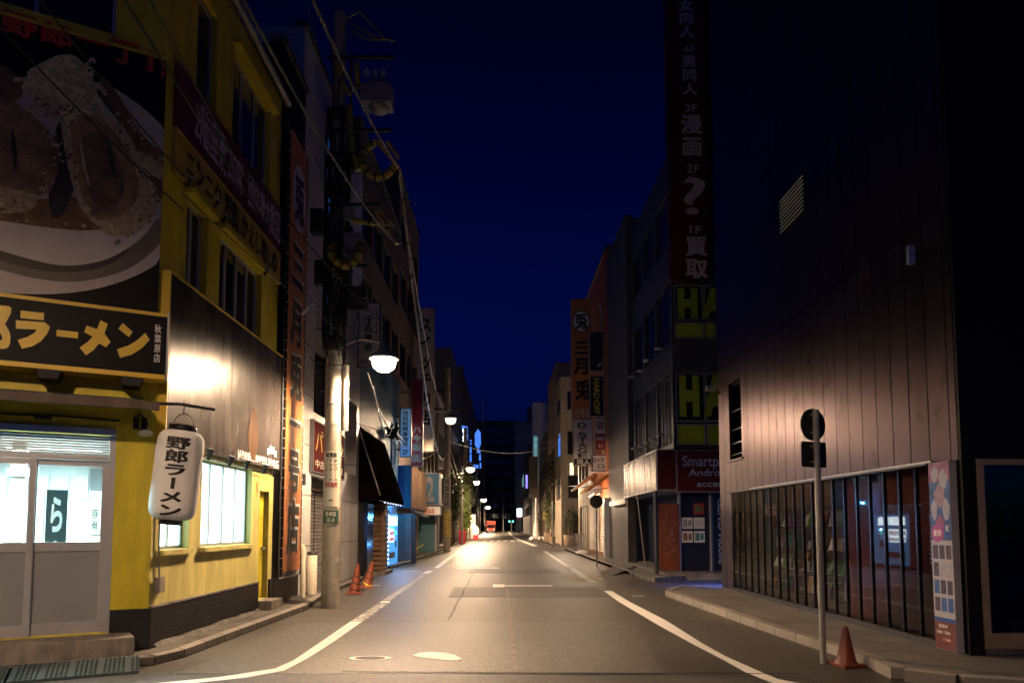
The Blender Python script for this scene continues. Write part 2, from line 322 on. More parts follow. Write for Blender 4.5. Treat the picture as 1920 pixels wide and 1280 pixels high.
def letters(parent, fr, body, a0, a1, b0, b1, w_, m, vertical=False, bold=.018, rot=0, name='lettering'):
    """writing fitted into the rectangle a0..a1, b0..b1 of a wall frame, w_ metres in front of it"""
    mb = MB()
    if vertical:
        n = len(body); ch = (b1-b0)/n
        for i, c in enumerate(body):
            if c == ' ': continue
            v, f = glyphs(c, bold); top = b1-i*ch
            if cjk(c): x0, x1, y0, y1 = 0, 1, -.12, .88
            else:
                xs = [p[0] for p in v]; x0, x1, y0, y1 = min(xs)-.04, max(xs)+.04, -.05, .75
                if c in '·-': x0, x1, y0, y1 = 0-.3, .6, 0, .7
            vs = []
            for (x, y, dz) in v:
                if c == 'ー': x, y = y+.12, 1-x-.12
                vs.append(fr.w(a0+(x-x0)/(x1-x0)*(a1-a0), top-ch*.96+(y-y0)/(y1-y0)*ch*.92, w_+dz))
            mb.add(vs, f)
    else:
        v, f = glyphs(body, bold)
        xs = [p[0] for p in v]; x0, x1 = min(xs), max(xs)
        y0, y1 = (-.09, .85) if cjk(body) else (-.01, .71)
        vs = []
        for (x, y, dz) in v:
            s_, t_ = (x-x0)/(x1-x0), (y-y0)/(y1-y0)
            if rot == 90: s_, t_ = t_, 1-s_        # reads downwards
            vs.append(fr.w(a0+s_*(a1-a0), b0+t_*(b1-b0), w_+dz))
        mb.add(vs, f)
    o = mb.build(name, m, parent)
    return o
# ------------------------------------------------------------------ walls with openings
def holed(mb, fr, a0, a1, b0, b1, holes, depth, mi=0):
    A = sorted({a0, a1, *[h[0] for h in holes], *[h[1] for h in holes]}); B = sorted({b0, b1, *[h[2] for h in holes], *[h[3] for h in holes]})
    for i in range(len(A)-1):
        for j in range(len(B)-1):
            ca, cb = (A[i]+A[i+1])/2, (B[j]+B[j+1])/2
            if any(h[0] < ca < h[1] and h[2] < cb < h[3] for h in holes): continue
            mb.quad(fr.w(A[i], B[j]), fr.w(A[i+1], B[j]), fr.w(A[i+1], B[j+1]), fr.w(A[i], B[j+1]), mi)
    for h in holes:
        p = [(h[0], h[2]), (h[1], h[2]), (h[1], h[3]), (h[0], h[3])]
        for k in range(4):
            q, r = p[k], p[(k+1) % 4]
            mb.quad(fr.w(q[0], q[1]), fr.w(r[0], r[1]), fr.w(r[0], r[1], -depth), fr.w(q[0], q[1], -depth), mi)
def window(parent, fr, a0, a1, b0, b1, w_, cols, rows, fm, pm, t=.045, sill=None):
    mb = MB()
    mb.box(fr, a0, a1, b0, b0+t, w_, w_+.05); mb.box(fr, a0, a1, b1-t, b1, w_, w_+.05)
    for i in range(cols+1):
        c = a0+(a1-a0)*i/cols; c = min(max(c, a0+t/2), a1-t/2)
        mb.box(fr, c-t/2, c+t/2, b0+t, b1-t, w_, w_+.047)
    for j in range(1, rows):
        c = b0+(b1-b0)*j/rows; mb.box(fr, a0+t, a1-t, c-t/2, c+t/2, w_, w_+.043)
    f = mb.build('window', fm, parent)
    MB().quad(fr.w(a0, b0, w_+.02), fr.w(a1, b0, w_+.02), fr.w(a1, b1, w_+.02), fr.w(a0, b1, w_+.02)).build('pane', pm, f)
    if sill: MB().box(fr, a0-.05, a1+.05, b0-.07, b0-.003, w_, .09).build('sill', sill, f)
    return f
def facade(t, fr, a0, a1, b1, m, holes=(), back=8.0, b0=0.0, depth=.14, fm=None, pm=None, wall='wall', parapet=True):
    """holes: (a0,a1,b0,b1,cols,rows[,pane material])"""
    mb = MB(); holed(mb, fr, a0, a1, b0, b1, [h[:4] for h in holes], depth)
    wb = -back
    mb.quad(fr.w(a0, b0, 0), fr.w(a0, b0, wb), fr.w(a0, b1, wb), fr.w(a0, b1, 0)); mb.quad(fr.w(a1, b0, 0), fr.w(a1, b0, wb), fr.w(a1, b1, wb), fr.w(a1, b1, 0))
    mb.quad(fr.w(a0, b1, 0), fr.w(a1, b1, 0), fr.w(a1, b1, wb), fr.w(a0, b1, wb)); mb.quad(fr.w(a0, b0, wb), fr.w(a1, b0, wb), fr.w(a1, b1, wb), fr.w(a0, b1, wb))
    o = mb.build(wall, m, t)
    if parapet: MB().box(fr, min(a0, a1)-.04, max(a0, a1)+.04, b1+.003, b1+.12, -.25, .05).build('parapet', M['greyd'], t)
    for h in holes:
        window(t, fr, h[0], h[1], h[2], h[3], -depth+.004, h[4], h[5], fm or M['alud'], h[6] if len(h) > 6 else (pm or M['darkglass']))
    return o
def winrows(a0, a1, n, rows, gap=.3, cols=2, r=1, pm=None):
    out = []; wd = (a1-a0)/n
    for (b0, b1) in rows:
        for i in range(n): out.append((a0+i*wd+gap/2, a0+(i+1)*wd-gap/2, b0, b1, cols, r)+((pm,) if pm else ()))
    return out
def shutter(parent, fr, a0, a1, b0, b1, w_, m, name='shutter', slat=.09):
    mb = MB(); n = max(2, int((b1-b0)/slat)); h = (b1-b0)/n
    for i in range(n):
        z = b0+i*h
        mb.quad(fr.w(a0, z, w_), fr.w(a1, z, w_), fr.w(a1, z+h*.55, w_+.018), fr.w(a0, z+h*.55, w_+.018))
        mb.quad(fr.w(a0, z+h*.55, w_+.018), fr.w(a1, z+h*.55, w_+.018), fr.w(a1, z+h, w_), fr.w(a0, z+h, w_))
    return mb.build(name, m, parent)
def sign(name, label, fr, a0, a1, b0, b1, c0, c1, face, edge, texts=(), cat='sign', group=None, t=.03, brackets=None, panels=()):
    """a signboard: box, thin edge frame, writing, brackets"""
    th = thing(name, label, cat, fr.w((a0+a1)/2, b0, (c0+c1)/2), group)
    MB().box(fr, a0, a1, b0, b1, c0, c1-.012).build('panel', face, th)
    e = MB(); e.box(fr, a0-t*.5, a0+t, b0, b1, c0-.002, c1); e.box(fr, a1-t, a1+t*.5, b0, b1, c0-.002, c1)
    e.box(fr, a0-t*.5, a1+t*.5, b1, b1+t, c0-.002, c1+.002); e.box(fr, a0-t*.5, a1+t*.5, b0-t, b0, c0-.002, c1+.002)
    e.build('edge_frame', edge, th)
    for i, (p0, p1, q0, q1, pm) in enumerate(panels): MB().box(fr, p0, p1, q0, q1, c1-.011, c1-.006).build('coloured_field', pm, th)
    for tx in texts:
        body, p0, p1, q0, q1, tm = tx[:6]; kw = tx[6] if len(tx) > 6 else {}
        letters(th, fr, body, p0, p1, q0, q1, c1-.003, tm, **kw)
    if brackets:
        b = MB()
        for z in (b0+(b1-b0)*.15, b0+(b1-b0)*.85): b.box(fr, min(a1, brackets)-.0 if brackets > a1 else brackets, max(a0, brackets) if brackets < a0 else brackets, z-.03, z+.03, (c0+c1)/2-.03, (c0+c1)/2+.02) if False else b.box(fr, *(sorted((a1+.012, brackets)) if brackets > a1 else sorted((brackets, a0-.012))), z-.03, z+.03, (c0+c1)/2-.03, (c0+c1)/2+.02)
        b.build('bracket', M['alud'], th)
    return th
exec_order = []
# ================================================================== GROUND
EDGE = 400
struct('ground', MB().box(Fr((0,0,0),(1,0,0),(0,-1,0)), -EDGE, EDGE, -.3, -.012, -EDGE, 60), M['asphalt2'])
def sheet(name, pts, z, m, kind=True, th=.006):
    mb = MB().prism([(x, y, z-th) for x, y in pts], (0, 0, th))
    return struct(name, mb, m) if kind else mb
struct('road', MB().prism([(-16, -25, -.006), (16, -25, -.006), (16, 250, -.006), (-16, 250, -.006)], (0, 0, .006)), M['asphalt'])
def pxy(pts, z=.004): return [tuple(gz(x, y, z))[:2] for x, y in pts]
sheet('road_patch', pxy([(560, 1166), (1190, 1163), (1245, 1262), (330, 1262)], .004), .004, M['asphalt3'])
sheet('road_patch', pxy([(850, 1100), (1120, 1100), (1150, 1118), (842, 1118)], .0045), .0045, M['asphalt2'])
sheet('road_patch', pxy([(893, 1066), (1035, 1066), (1055, 1073), (880, 1073)], .004), .004, M['asphalt2'])
def strip(pts, w_, z):
    P = [Vector(p) for p in pxy(pts, z)]; n = len(P); L = []; Rr = []
    for i, p in enumerate(P):
        t = (P[min(i+1, n-1)]-P[max(i-1, 0)]).normalized(); q = Vector((-t.y, t.x)); ww = w_*(.7+.6*random.random())
        L.append((p.x+q.x*ww/2, p.y+q.y*ww/2)); Rr.append((p.x-q.x*ww/2, p.y-q.y*ww/2))
    return L, Rr
def crackline(a, b, n, w_, z=.0065, jit=2.0):
    pts = [(a[0]+(b[0]-a[0])*i/n+random.uniform(-jit, jit), a[1]+(b[1]-a[1])*i/n) for i in range(n+1)]
    L, Rr = strip(pts, w_, z); mb = MB()
    for i in range(n): mb.quad(*[(q[0], q[1], z) for q in (L[i], L[i+1], Rr[i+1], Rr[i])])
    return mb
struct('road_seam', crackline((951, 1103), (967, 1254), 26, .05, .009, 1.2), M['conc'])
struct('road_seam', crackline((886, 1076), (841, 1162), 18, .035, .009, 1.5), M['blackm'])
struct('road_seam', crackline((560, 1164.5), (1195, 1162), 30, .03, .009, .5), M['concd'])
struct('road_seam', crackline((938, 1072.4), (1035, 1071.4), 8, .06, .009, .5), M['blackm'])
sheet('road_patch', pxy([(300, 1264), (1500, 1266), (1650, 1310), (120, 1310)], .003), .0035, M['asphalt2'])
struct('road_seam', crackline((640, 1258), (1500, 1262), 30, .04, .009, .5), M['blackm'])
def marking(Lp, Rp, m, z=.008, name='road_marking', label='painted line on the road', lift=.003):
    L = pxy(Lp, z); Rr = pxy(Rp, z); mb = MB()
    for i in range(len(L)-1):
        mb.add([(*L[i], z), (*L[i+1], z), (*Rr[i+1], z), (*Rr[i], z)], [(0, 1, 2, 3)])
    return struct(name, mb, m, label)
def rectmark(x0, x1, y0, y1, m, z=.008, label='painted mark on the road'):
    return marking([(x0, y0), (x0, y1)], [(x1, y0), (x1, y1)], m, z, 'road_marking', label)
marking([(250,1288),(299,1279),(412,1268),(516,1252),(550,1237),(602,1202),(657,1164)], [(300,1289),(361,1280),(464,1269),(533,1256),(577,1233),(626,1202),(681,1163)], M['paint'], label='white edge line curving round the left corner')
marking([(657.5,1163.5),(711,1130)], [(682,1162.5),(729,1130)], M['paintw'], label='worn stretch of the left edge line')
marking([(711.5,1129),(716,1126)], [(730,1129),(732,1126)], M['paint'])
marking([(717,1125),(757,1099),(789,1076)], [(731,1125),(769,1099),(799,1076)], M['paintw'])
marking([(790,1075),(800,1069)], [(803,1075),(813,1069)], M['paint'])
marking([(814,1064),(836,1047),(855,1033)], [(824,1064),(846,1047),(864,1033)], M['paint'], label='white edge line in front of the tall pole')
marking([(1018,1033),(1046,1052),(1062,1063)], [(1025,1033),(1056,1052),(1074,1063)], M['paint'])
marking([(1063,1064),(1085,1079),(1103,1091)], [(1075,1064),(1100,1079),(1121,1091)], M['paint'])
marking([(1132,1107),(1160,1127),(1236,1172),(1300,1207),(1360,1238),(1399,1260),(1442,1277),(1475,1288)], [(1147,1107),(1180,1127),(1250,1163),(1320,1207),(1360,1229),(1416,1254),(1458,1272),(1530,1285)], M['paint'], label='white edge line curving round the right corner')
marking([(952,996),(957,1003),(964,1009),(980,1016),(998,1023)], [(956,996),(962,1003),(971,1009),(990,1016),(1010,1023)], M['paint'])
marking([(862,1024),(885,1016),(906,1005)], [(867,1024),(889,1016),(909,1005)], M['paintw'])
for x in range(905, 980, 13): rectmark(x, x+8, 1012.6, 1014.2, M['paint'])
rectmark(924, 946, 1094.5, 1100, M['paint']); rectmark(946.4, 1036, 1096.3, 1098.2, M['paint']); rectmark(922, 937, 1063, 1065.6, M['paint'])
rectmark(858, 921.6, 1064.4, 1065.6, M['paint']); rectmark(755, 789, 1069.6, 1070.6, M['paint'])
rectmark(1069, 1131, 1082.4, 1083.6, M['painty']); rectmark(1070, 1131, 1085.2, 1086.6, M['painty']); rectmark(1069, 1078, 1083.65, 1085.15, M['painty']); rectmark(1122, 1131, 1083.65, 1085.15, M['painty'])
rectmark(1185, 1209, 1115.4, 1117.6, M['paintw']); rectmark(690, 712, 1095.5, 1097.3, M['paintw'])
mb = MB(); mb.prism([(*p, .0065) for p in pxy([(771,1227),(786,1222.5),(808,1221),(832,1222.5),(852,1226),(866,1234),(858,1237),(834,1236),(812,1233),(790,1231)], .0105)], (0, 0, .004)); struct('road_marking', mb, M['paint'], 'splash of white paint on the road')
# manhole
c = gz(694, 1234); th = thing('manhole', 'small round manhole cover with a pale cement ring in the road', 'manhole', c)
P1 = [(c.x+.26*math.cos(a)*(1+.05*math.sin(5*a)), c.y+.13*math.sin(a), .0062) for a in [i*math.pi/16 for i in range(32)]]
MB().prism(P1, (0, 0, .0035)).build('cement_ring', M['paint'], th)
MB().prism([(c.x+.19*math.cos(a), c.y+.09*math.sin(a), .0098) for a in [i*math.pi/16 for i in range(32)]], (0, 0, .004)).build('cover', M['blackm'], th)
# pavements
def pavement(name, pts, z, m, kerbs, label):
    o = struct(name, MB().prism([(x, y, .0) for x, y in pts], (0, 0, z)), m, label)
    mb = MB()
    for a, b in zip(kerbs[:-1], kerbs[1:]):
        a, b = Vector((*a, 0)), Vector((*b, 0)); t = (b-a).normalized(); q = Vector((t.y, -t.x, 0))
        mb.prism([a, b, b+q*.16, a+q*.16], (0, 0, z+.012))
    struct('kerb', mb, M['kerb'], 'kerb of '+label)
kp = pxy([(1260,1117),(1300,1131),(1400,1166),(1500,1200),(1600,1233),(1650,1250)], 0)
kk = [(8.5, 17.55), (4.6, 17.45)]+kp+[(4.35, 7.45), (4.7, 7.15), (5.4, 6.95), (9.5, 6.6)]
pavement('pavement', kk+[(9.5, 17.5)], .12, M['pave'], kk, 'pavement beside the metal clad shop')
lk = [tuple(LF.w(-6, 0, .64))[:2], tuple(LF.w(-.2, 0, .64))[:2], (-4.12, 8.22), (-3.98, 8.7), (-3.92, 10.8), (-3.82, 13.6), (-4.0, 15.2), (-4.15, 18), (-4.2, 21)]
pavement('pavement', lk+[(-5.5, 21), (-5.5, 9.5), (-9, 7)], .09, M['concd'], [(p[0], p[1]) for p in lk][::-1], 'narrow pavement under the yellow shop')
pavement('pavement', [(-4.25, 26.5), (-4.0, 30), (-3.95, 60), (-3.95, 150), (-6, 150), (-6, 26.5)], .1, M['concd'], [(-3.95, 150), (-3.95, 60), (-4.0, 30), (-4.25, 26.5)], 'narrow far pavement along the pole row')
pavement('pavement', [(4.3, 22.3), (4.3, 46), (6, 46), (6, 22.3)], .1, M['concd'], [(4.3, 22.3), (4.3, 46)], 'pavement past the corner shop')
pavement('pavement', [(4.3, 58), (4.3, 150), (6, 150), (6, 58)], .1, M['concd'], [(4.3, 58), (4.3, 150)], 'far pavement past the crossing')
# rough cement footing along the yellow shop's side wall
mb = MB(); n = 24; prev = None
for i in range(n+1):
    y = 8.9+i*(15-8.9)/n; wd = .10+.03*math.sin(i*1.7)+random.uniform(-.02, .02); h = .035+.01*math.sin(i*.9)
    cur = [(-4.5, y, .09+h+.05), (-4.5+wd*.6, y, .09+h*.7), (-4.5+wd, y, .088)]
    if prev:
        for k in range(2): mb.add([prev[k], prev[k+1], cur[k+1], cur[k]], [(0, 1, 2, 3)], 0, False)
    prev = cur
struct('cement_footing', mb, M['concd'])

# ================================================================== RAMEN SHOP (left)
SL = left(-4.5)
shop = thing('ramen_shop', 'yellow three storey corner restaurant with a black tiled base and lit windows', 'restaurant', (-4.5, 8.8, 0))
side_holes = [(9.02,9.86,1.33,2.66),(10.25,12.3,1.33,2.66),(12.72,13.22,.28,2.3),(9.5,10.2,5.08,6.36),(10.65,12.55,5.08,6.36),(9.65,10.35,8.05,9.7),(11.0,12.85,8.05,9.7)]
mb = MB(); holed(mb, SL, 8.8, 13.45, 0, 2.72, side_holes[:3], .16, 0); holed(mb, SL, 8.8, 13.45, 2.72, 10.35, side_holes[3:], .16, 1)
FH = (-5.6, -.43, .33, 2.79)
holed(mb, LF, -5.6, 0, 0, 10.35, [FH, (-5, -.62, 8.05, 9.8)], .13, 1)
c0, c1, c2, c3 = SL.w(13.45, 0), LF.w(-5.6, 0), SL.w(13.45, 0, -7), LF.w(-5.6, 0, -6)
up = Vector((0, 0, 10.35)); rf = [SL.w(8.8, 10.35), SL.w(13.45, 10.35), SL.w(13.45, 10.35, -7), LF.w(-5.6, 10.35, -6), LF.w(-5.6, 10.35)]
mb.poly(rf, 1); mb.quad(c0, c2, c2+up, c0+up, 1); mb.quad(c2, c3, c3+up, c2+up, 1); mb.quad(c3, c1, c1+up, c3+up, 1)
mb.build('wall', [M['yellow2'], M['yellow']], shop)
# windows
def slider(fr, h, pm, sill, t=.05, cols=4):
    f = window(shop, fr, *h, -.15, cols, 1, M['silver'], pm, .045, sill); return f
slider(SL, side_holes[0], M['lit'], M['yellow2'], cols=2); slider(SL, side_holes[1], M['lit'], M['yellow2'], cols=4)
slider(SL, side_holes[3], M['darkglass'], None, cols=2); slider(SL, side_holes[4], M['darkglass'], None, cols=4)
slider(SL, side_holes[5], M['darkglass'], None, cols=1); slider(SL, side_holes[6], M['blueglass'], None, cols=3)
slider(LF, (-5, -.62, 8.05, 9.8), M['darkglass'], None, cols=5)
for h in (side_holes[3], side_holes[4], side_holes[6]):
    MB().box(SL, h[0]-.1, h[1]+.1, h[3]+.01, h[3]+.08, .003, .14).build('lintel', M['yellow'], shop)
d = MB().box(SL, 12.73, 13.21, .29, 2.29, -.14, -.1).build('side_door', M['yellow'], shop)
MB().box(SL, 13.1, 13.14, 1.2, 1.24, -.1, -.04).box(SL, 13.0, 13.14, 1.2, 1.24, -.04, -.02).build('handle', M['steel'], d)
MB().box(SL, 12.66, 13.28, .1, .27, .0, .28).build('side_step', M['conc'], shop)
MB().box(SL, 8.79, 12.66, 0.03, .60, .002, .035).box(SL, 13.27, 13.46, .03, .62, .002, .035).build('tiled_base', M['bricks'], shop)
MB().box(SL, 8.79, 12.66, .602, .625, .002, .05).build('base_ledge', M['conc'], shop)
MB().box(LF, -.43, .03, 0.03, .602, .002, .035).build('tiled_base', M['bricksx'], shop)
MB().tube([SL.w(y, 10.3, .12) for y in (8.7, 11, 13.5)], .07, 10).build('gutter', M['steel'], shop)
# conduit
mb = MB(); mb.tube([SL.w(8.95, 2.6, .03), SL.w(8.95, 1.25, .03), SL.w(9.0, .95, .03)], .012); mb.box(SL, 8.92, 9.06, .78, .98, .0, .07); mb.build('conduit', M['conc'], shop)
# door leaves with real glass
def leaf(a0, a1, wf):
    t = MB(); s = .07
    t.box(LF, a0, a0+s, .33, 2.46, wf, wf+.04); t.box(LF, a1-s, a1, .33, 2.46, wf, wf+.04)
    t.box(LF, a0+s, a1-s, 2.39, 2.46, wf, wf+.038); t.box(LF, a0+s, a1-s, .33, .47, wf, wf+.038); t.box(LF, a0+s, a1-s, 1.34, 1.45, wf, wf+.038)
    d = t.build('sliding_door', M['silver'], shop)
    MB().box(LF, a0+s, a1-s, .47, 1.34, wf+.01, wf+.022).build('lower_panel', M['alupanel'], d)
    MB().quad(LF.w(a0+s, 1.45, wf+.02), LF.w(a1-s, 1.45, wf+.02), LF.w(a1-s, 2.39, wf+.02), LF.w(a0+s, 2.39, wf+.02)).build('pane', M['glass'], d)
    MB().box(LF, a1-.05, a1-.02, 1.3, 1.5, wf+.04, wf+.055).build('handle', M['silver'], d)
leaf(-1.32, -.50, -.09); leaf(-2.12, -1.26, -.045); leaf(-2.95, -2.06, -.09); leaf(-3.8, -2.9, -.045)
mb = MB(); mb.box(LF, -.50, -.432, .33, 2.78, -.11, -.0); mb.box(LF, -5.6, -.505, 2.465, 2.52, -.11, -.002)
for i in range(8): mb.box(LF, -5.6, -.505, 2.525+i*.032, 2.548+i*.032, -.06, -.035+.01*(i % 2))
mb.box(LF, -5.6, -.432, 2.785, 2.86, -.02, .06); mb.build('door_frame', M['silver'], shop)
# interior
mb = MB(); a, b, cc, dd = LF.w(-.2, 0, -.25), LF.w(-5.6, 0, -.25), LF.w(-5.6, 0, -3.6), LF.w(-.2, 0, -3.6)
z0, z1 = Vector((0, 0, .33)), Vector((0, 0, 2.75))
mb.quad(a+z0, b+z0, cc+z0, dd+z0, 1); mb.quad(a+z1, b+z1, cc+z1, dd+z1); mb.quad(a+z0, a+z1, dd+z1, dd+z0); mb.quad(dd+z0, dd+z1, cc+z1, cc+z0); mb.quad(b+z0, b+z1, cc+z1, cc+z0)
mb.build('interior_room', [M['white'], M['grey']], shop)
for u in (-1.2, -2.6): MB().box(LF, u-.55, u+.55, 2.68, 2.72, -1.3, -1.22).build('fluorescent_tube', M['tube'], shop)
for u in (-1.3, -2.9):
    L = bpy.data.lights.new('ceiling_light', 'AREA'); L.shape = 'RECTANGLE'; L.size = 1.2; L.size_y = .5; L.energy = 560; L.color = (.58, .95, 1)
    o = bpy.data.objects.new('ceiling_light', L); scene.collection.objects.link(o); o.parent = shop; o.location = LF.w(u, 2.66, -1.1)-WL[shop.name]
# counter and stools inside
ct = thing('dining_counter', 'pale counter inside the lit doorway', 'counter', LF.w(-1.6, .33, -2.6))
MB().box(LF, -2.8, -.6, 1.36, 1.42, -2.9, -2.2).build('counter_top', M['cream'], ct); MB().box(LF, -2.75, -.65, .34, 1.355, -2.8, -2.4).build('counter_front', M['white'], ct)
fa0, fa1 = LF.at(86, 960, -.755)[0], LF.at(126, 960, -.755)[0]
fl = thing('indoor_flag', 'dark upright flag with one white katakana letter behind the right door pane', 'flag', LF.w(-.98, .34, -.75))
MB().box(LF, fa0, fa1, .9, 2.12, -.76, -.75).build('cloth', mat('dark_green_flag', (.008, .02, .02), .8), fl); letters(fl, LF, 'らー', fa0+.03, fa1-.03, .95, 2.08, -.744, M['whitet'], vertical=True, bold=.04)
MB().tube([LF.w(fa0-.02, .34, -.755), LF.w(fa0-.02, 2.2, -.755)], .012).build('pole', M['silver'], fl)
for k in range(3):
    u_ = -.95-.55*k; st_ = thing('bar_stool', ['right', 'middle', 'left'][k]+' round bar stool at the pale counter', 'stool', LF.w(u_, .33, -1.9), 'bar stools at the counter'); MB().lathe([(0, .33), (.16, .33), (.15, .36), (.03, .38), (.03, .95), (.0, .95)], (LF.w(u_, 0, -1.9).x, LF.w(u_, 0, -1.9).y, 0), (0, 0, 1), 14).build('leg', M['silver'], st_); MB().lathe([(0, .95), (.17, .95), (.18, 1.0), (0, 1.02)], (LF.w(u_, 0, -1.9).x, LF.w(u_, 0, -1.9).y, 0), (0, 0, 1), 14).build('seat', M['redb'], st_)
for k in range(6):
    pm_ = LF.w(-.75-.28*k, 2.05, -3.54); tag(MB().box(LF, -.85-.28*k, -.67-.28*k, 2.08, 2.5, -3.58, -3.55).build('menu_slip', M['cream'] if k % 2 else M['white']), ['first', 'second', 'third', 'fourth', 'fifth', 'sixth'][k]+' paper menu slip from the right on the back wall inside the shop', 'menu slip', 'menu slips on the back wall')
cl = thing('indoor_column', 'white boxed column inside behind the left door pane', 'column', LF.w(-1.6, .33, -1.0))
MB().box(LF, -1.66, -1.5, .34, 2.74, -1.15, -1.0).box(LF, -1.7, -1.46, 2.3, 2.4, -1.17, -.98).build('shaft', M['cream'], cl)
pc = tag(MB().box(LF, -.92, -.55, 2.25, 2.6, -3.55, -3.5).build('framed_notice', M['grey']), 'grey framed notice on the far interior wall', 'notice')
mc = thing('wall_menu', 'white wall menu with rows of dark writing inside the shop', 'menu', LF.w(-.5, 1.5, -3.5)); MB().box(LF, -.9, -.25, 1.5, 2.0, -3.58, -3.55).build('board', M['cream'], mc)
for i in range(5): letters(mc, LF, ['豚骨', '味噌', '醤油', '塩味', '餃子'][i], -.88+i*.13, -.78+i*.13, 1.55, 1.95, -3.545, M['blackt'], vertical=True)
# step
st = tag(MB().prism([LF.w(-5.6, 0, .0), LF.w(-.2, 0, .0), LF.w(-.14, 0, .46), LF.w(-5.6, 0, .5)], (0, 0, .315)).build('entrance_step', M['conc'], bevel=.012), 'wide concrete step under the lit sliding doors', 'step')
# mats
def rmat(a0, a1, c0, c1, tip, label, n):
    t = thing('ramp_mat', label, 'mat', LF.w((a0+a1)/2, 0, (c0+c1)/2), 'rubber ramp mats at the step')
    mb = MB(); P = []
    mb.prism([LF.w(a0, .0, c0), LF.w(a1, .0, c0), LF.w(a1, .0, c1), LF.w(a0, .0, c1)], (0, 0, .001))
    v = [LF.w(a0, .125, c0), LF.w(a1, .125, c0), LF.w(a1, .03, c1), LF.w(a0, .03, c1), LF.w(a0, .0, c0), LF.w(a1, .0, c0), LF.w(a1, 0, c1), LF.w(a0, 0, c1)]
    mb = MB(); mb.add(v, [(0,1,2,3),(4,5,6,7),(0,1,5,4),(1,2,6,5),(2,3,7,6),(3,0,4,7)]); mb.build('base', M['rubber'], t)
    mb = MB(); N = int((a1-a0)/.045); K = 12
    for i in range(N):
        for k in range(K):
            if i % (N//n) == 0: continue
            x = a0+(i+.5)*(a1-a0)/N; c_ = c0+(k+.5+.5*(i % 2)-.25)*(c1-c0)/K; z = .125+(c_-c0)/(c1-c0)*(.03-.125)
            mb.box(LF, x-.012, x+.012, z, z+.007, c_-.007, c_+.007)
    mb.build('studs', M['rubber'], t)['kind'] = 'stuff'
rmat(-1.30, -.08, .67, 1.10, 0, 'black studded rubber ramp mat lying nearest the shop corner', 4); rmat(-2.7, -1.33, .67, 1.12, 0, 'second rubber ramp mat cut by the picture edge', 4)

# name board
nb = thing('shop_name_board', 'black name board with gold ラーメン letters and a yellow border over the door', 'sign', LF.w(-2, 3.5, 0))
a1_, top_ = LF.at(313, 590, .32); a1_ = round(a1_, 3)
V0, V1 = 3.5, 4.34
MB().box(LF, -5.2, a1_, V0, V1, .004, .32).build('panel', M['black'], nb)
mb = MB(); mb.box(LF, -5.2, a1_+.004, V0-.004, V0+.055, .003, .33); mb.box(LF, -5.2, a1_+.006, V1-.04, V1+.004, .003, .33); mb.build('border', M['ytext'], nb)
MB().box(LF, a1_+.0065, a1_+.03, V0-.02, V1+.02, .003, .335).build('end_cap', M['white'], nb)
def KP(px): return LF.at(px, 640, .33)[0]
def gold(body, x0, x1, v0, v1, bold=.05): letters(nb, LF, body, KP(x0), KP(x1), v0, v1, .324, M['ytext'], bold=bold)
gold('郎', -78, 19, 3.62, 4.22); gold('野', -190, -90, 3.62, 4.22)
# block katakana, drawn as heavy strokes
def stroke(pts):  # px outlines on the board plane
    v = [LF.at(x, y, .325) for x, y in pts]; MB().prism([LF.w(a, b, .323) for a, b in v], LF.n*.008).build('lettering', M['ytext'], nb)
Z = lambda L_: [(x/3.765, 520+y/3.765) for x, y in L_]
stroke(Z([(147,234),(312,252),(308,302),(145,287)])); stroke(Z([(113,303),(320,318),(353,350),(335,395),(290,450),(230,485),(155,503),(125,442),(195,420),(240,395),(262,367),(113,362)]))
stroke(Z([(400,370),(552,386),(549,430),(399,414)])); stroke(Z([(710,303),(761,328),(737,395),(780,455),(748,493),(700,465),(660,512),(607,549),(563,495),(620,455),(655,418),(595,385),(612,340),(685,366)]))
stroke(Z([(867,322),(936,385),(910,421),(836,362)])); stroke(Z([(1025,392),(1056,440),(1000,500),(930,545),(848,568),(826,508),(910,480),(970,442)]))
letters(nb, LF, '秋葉原店', LF.at(289, 640, .33)[0], LF.at(302, 640, .33)[0], 3.70, 4.20, .324, M['whitet'], vertical=True)
# black floodlights under the board
def flood(px, py, label):
    a, b = LF.at(px, py, .35); t = thing('floodlight', label, 'floodlight', LF.w(a, b, .2), 'black floodlights under the name board')
    MB().prism([LF.w(a-.13, b+.04, .05), LF.w(a+.11, b+.04, .05), LF.w(a+.07, b-.07, .05), LF.w(a-.13, b-.07, .05)], LF.n*.3).build('housing', M['blackm'], t, bevel=.01)
    MB().tube([LF.w(a, b, .05), LF.w(a, b, -.01)], .02).build('bracket', M['blackm'], t)
flood(95, 699, 'black floodlight under the middle of the name board'); flood(250, 713, 'black floodlight under the corner end of the name board')
# awning / gutter
aw = thing('door_canopy', 'thin dark lean-to canopy above the shutter box', 'canopy', LF.w(-2, 3.2, 0))
mb = MB(); p = [LF.w(-5.6, 3.28, .0), LF.w(-5.6, 3.27, .0), LF.w(-5.6, 3.10, .6), LF.w(-5.6, 3.17, .6)]; mb.prism(p, LF.u*5.45); mb.build('canopy_sheet', M['concd'], aw)
mb = MB(); mb.box(LF, -5.6, .04, 3.05, 3.14, .605, .68); mb.build('gutter', M['brown'], aw)
mb = MB()
arm0 = LF.w(-.15, 3.13, .62); arm1 = gy(403, 768, arm0.y+.35)
mb.tube([LF.w(-.5, 3.16, .4), arm0, arm0.lerp(arm1, .5)+Vector((0, 0, .03)), arm1], .02); mb.build('lantern_arm', M['blackm'], aw)
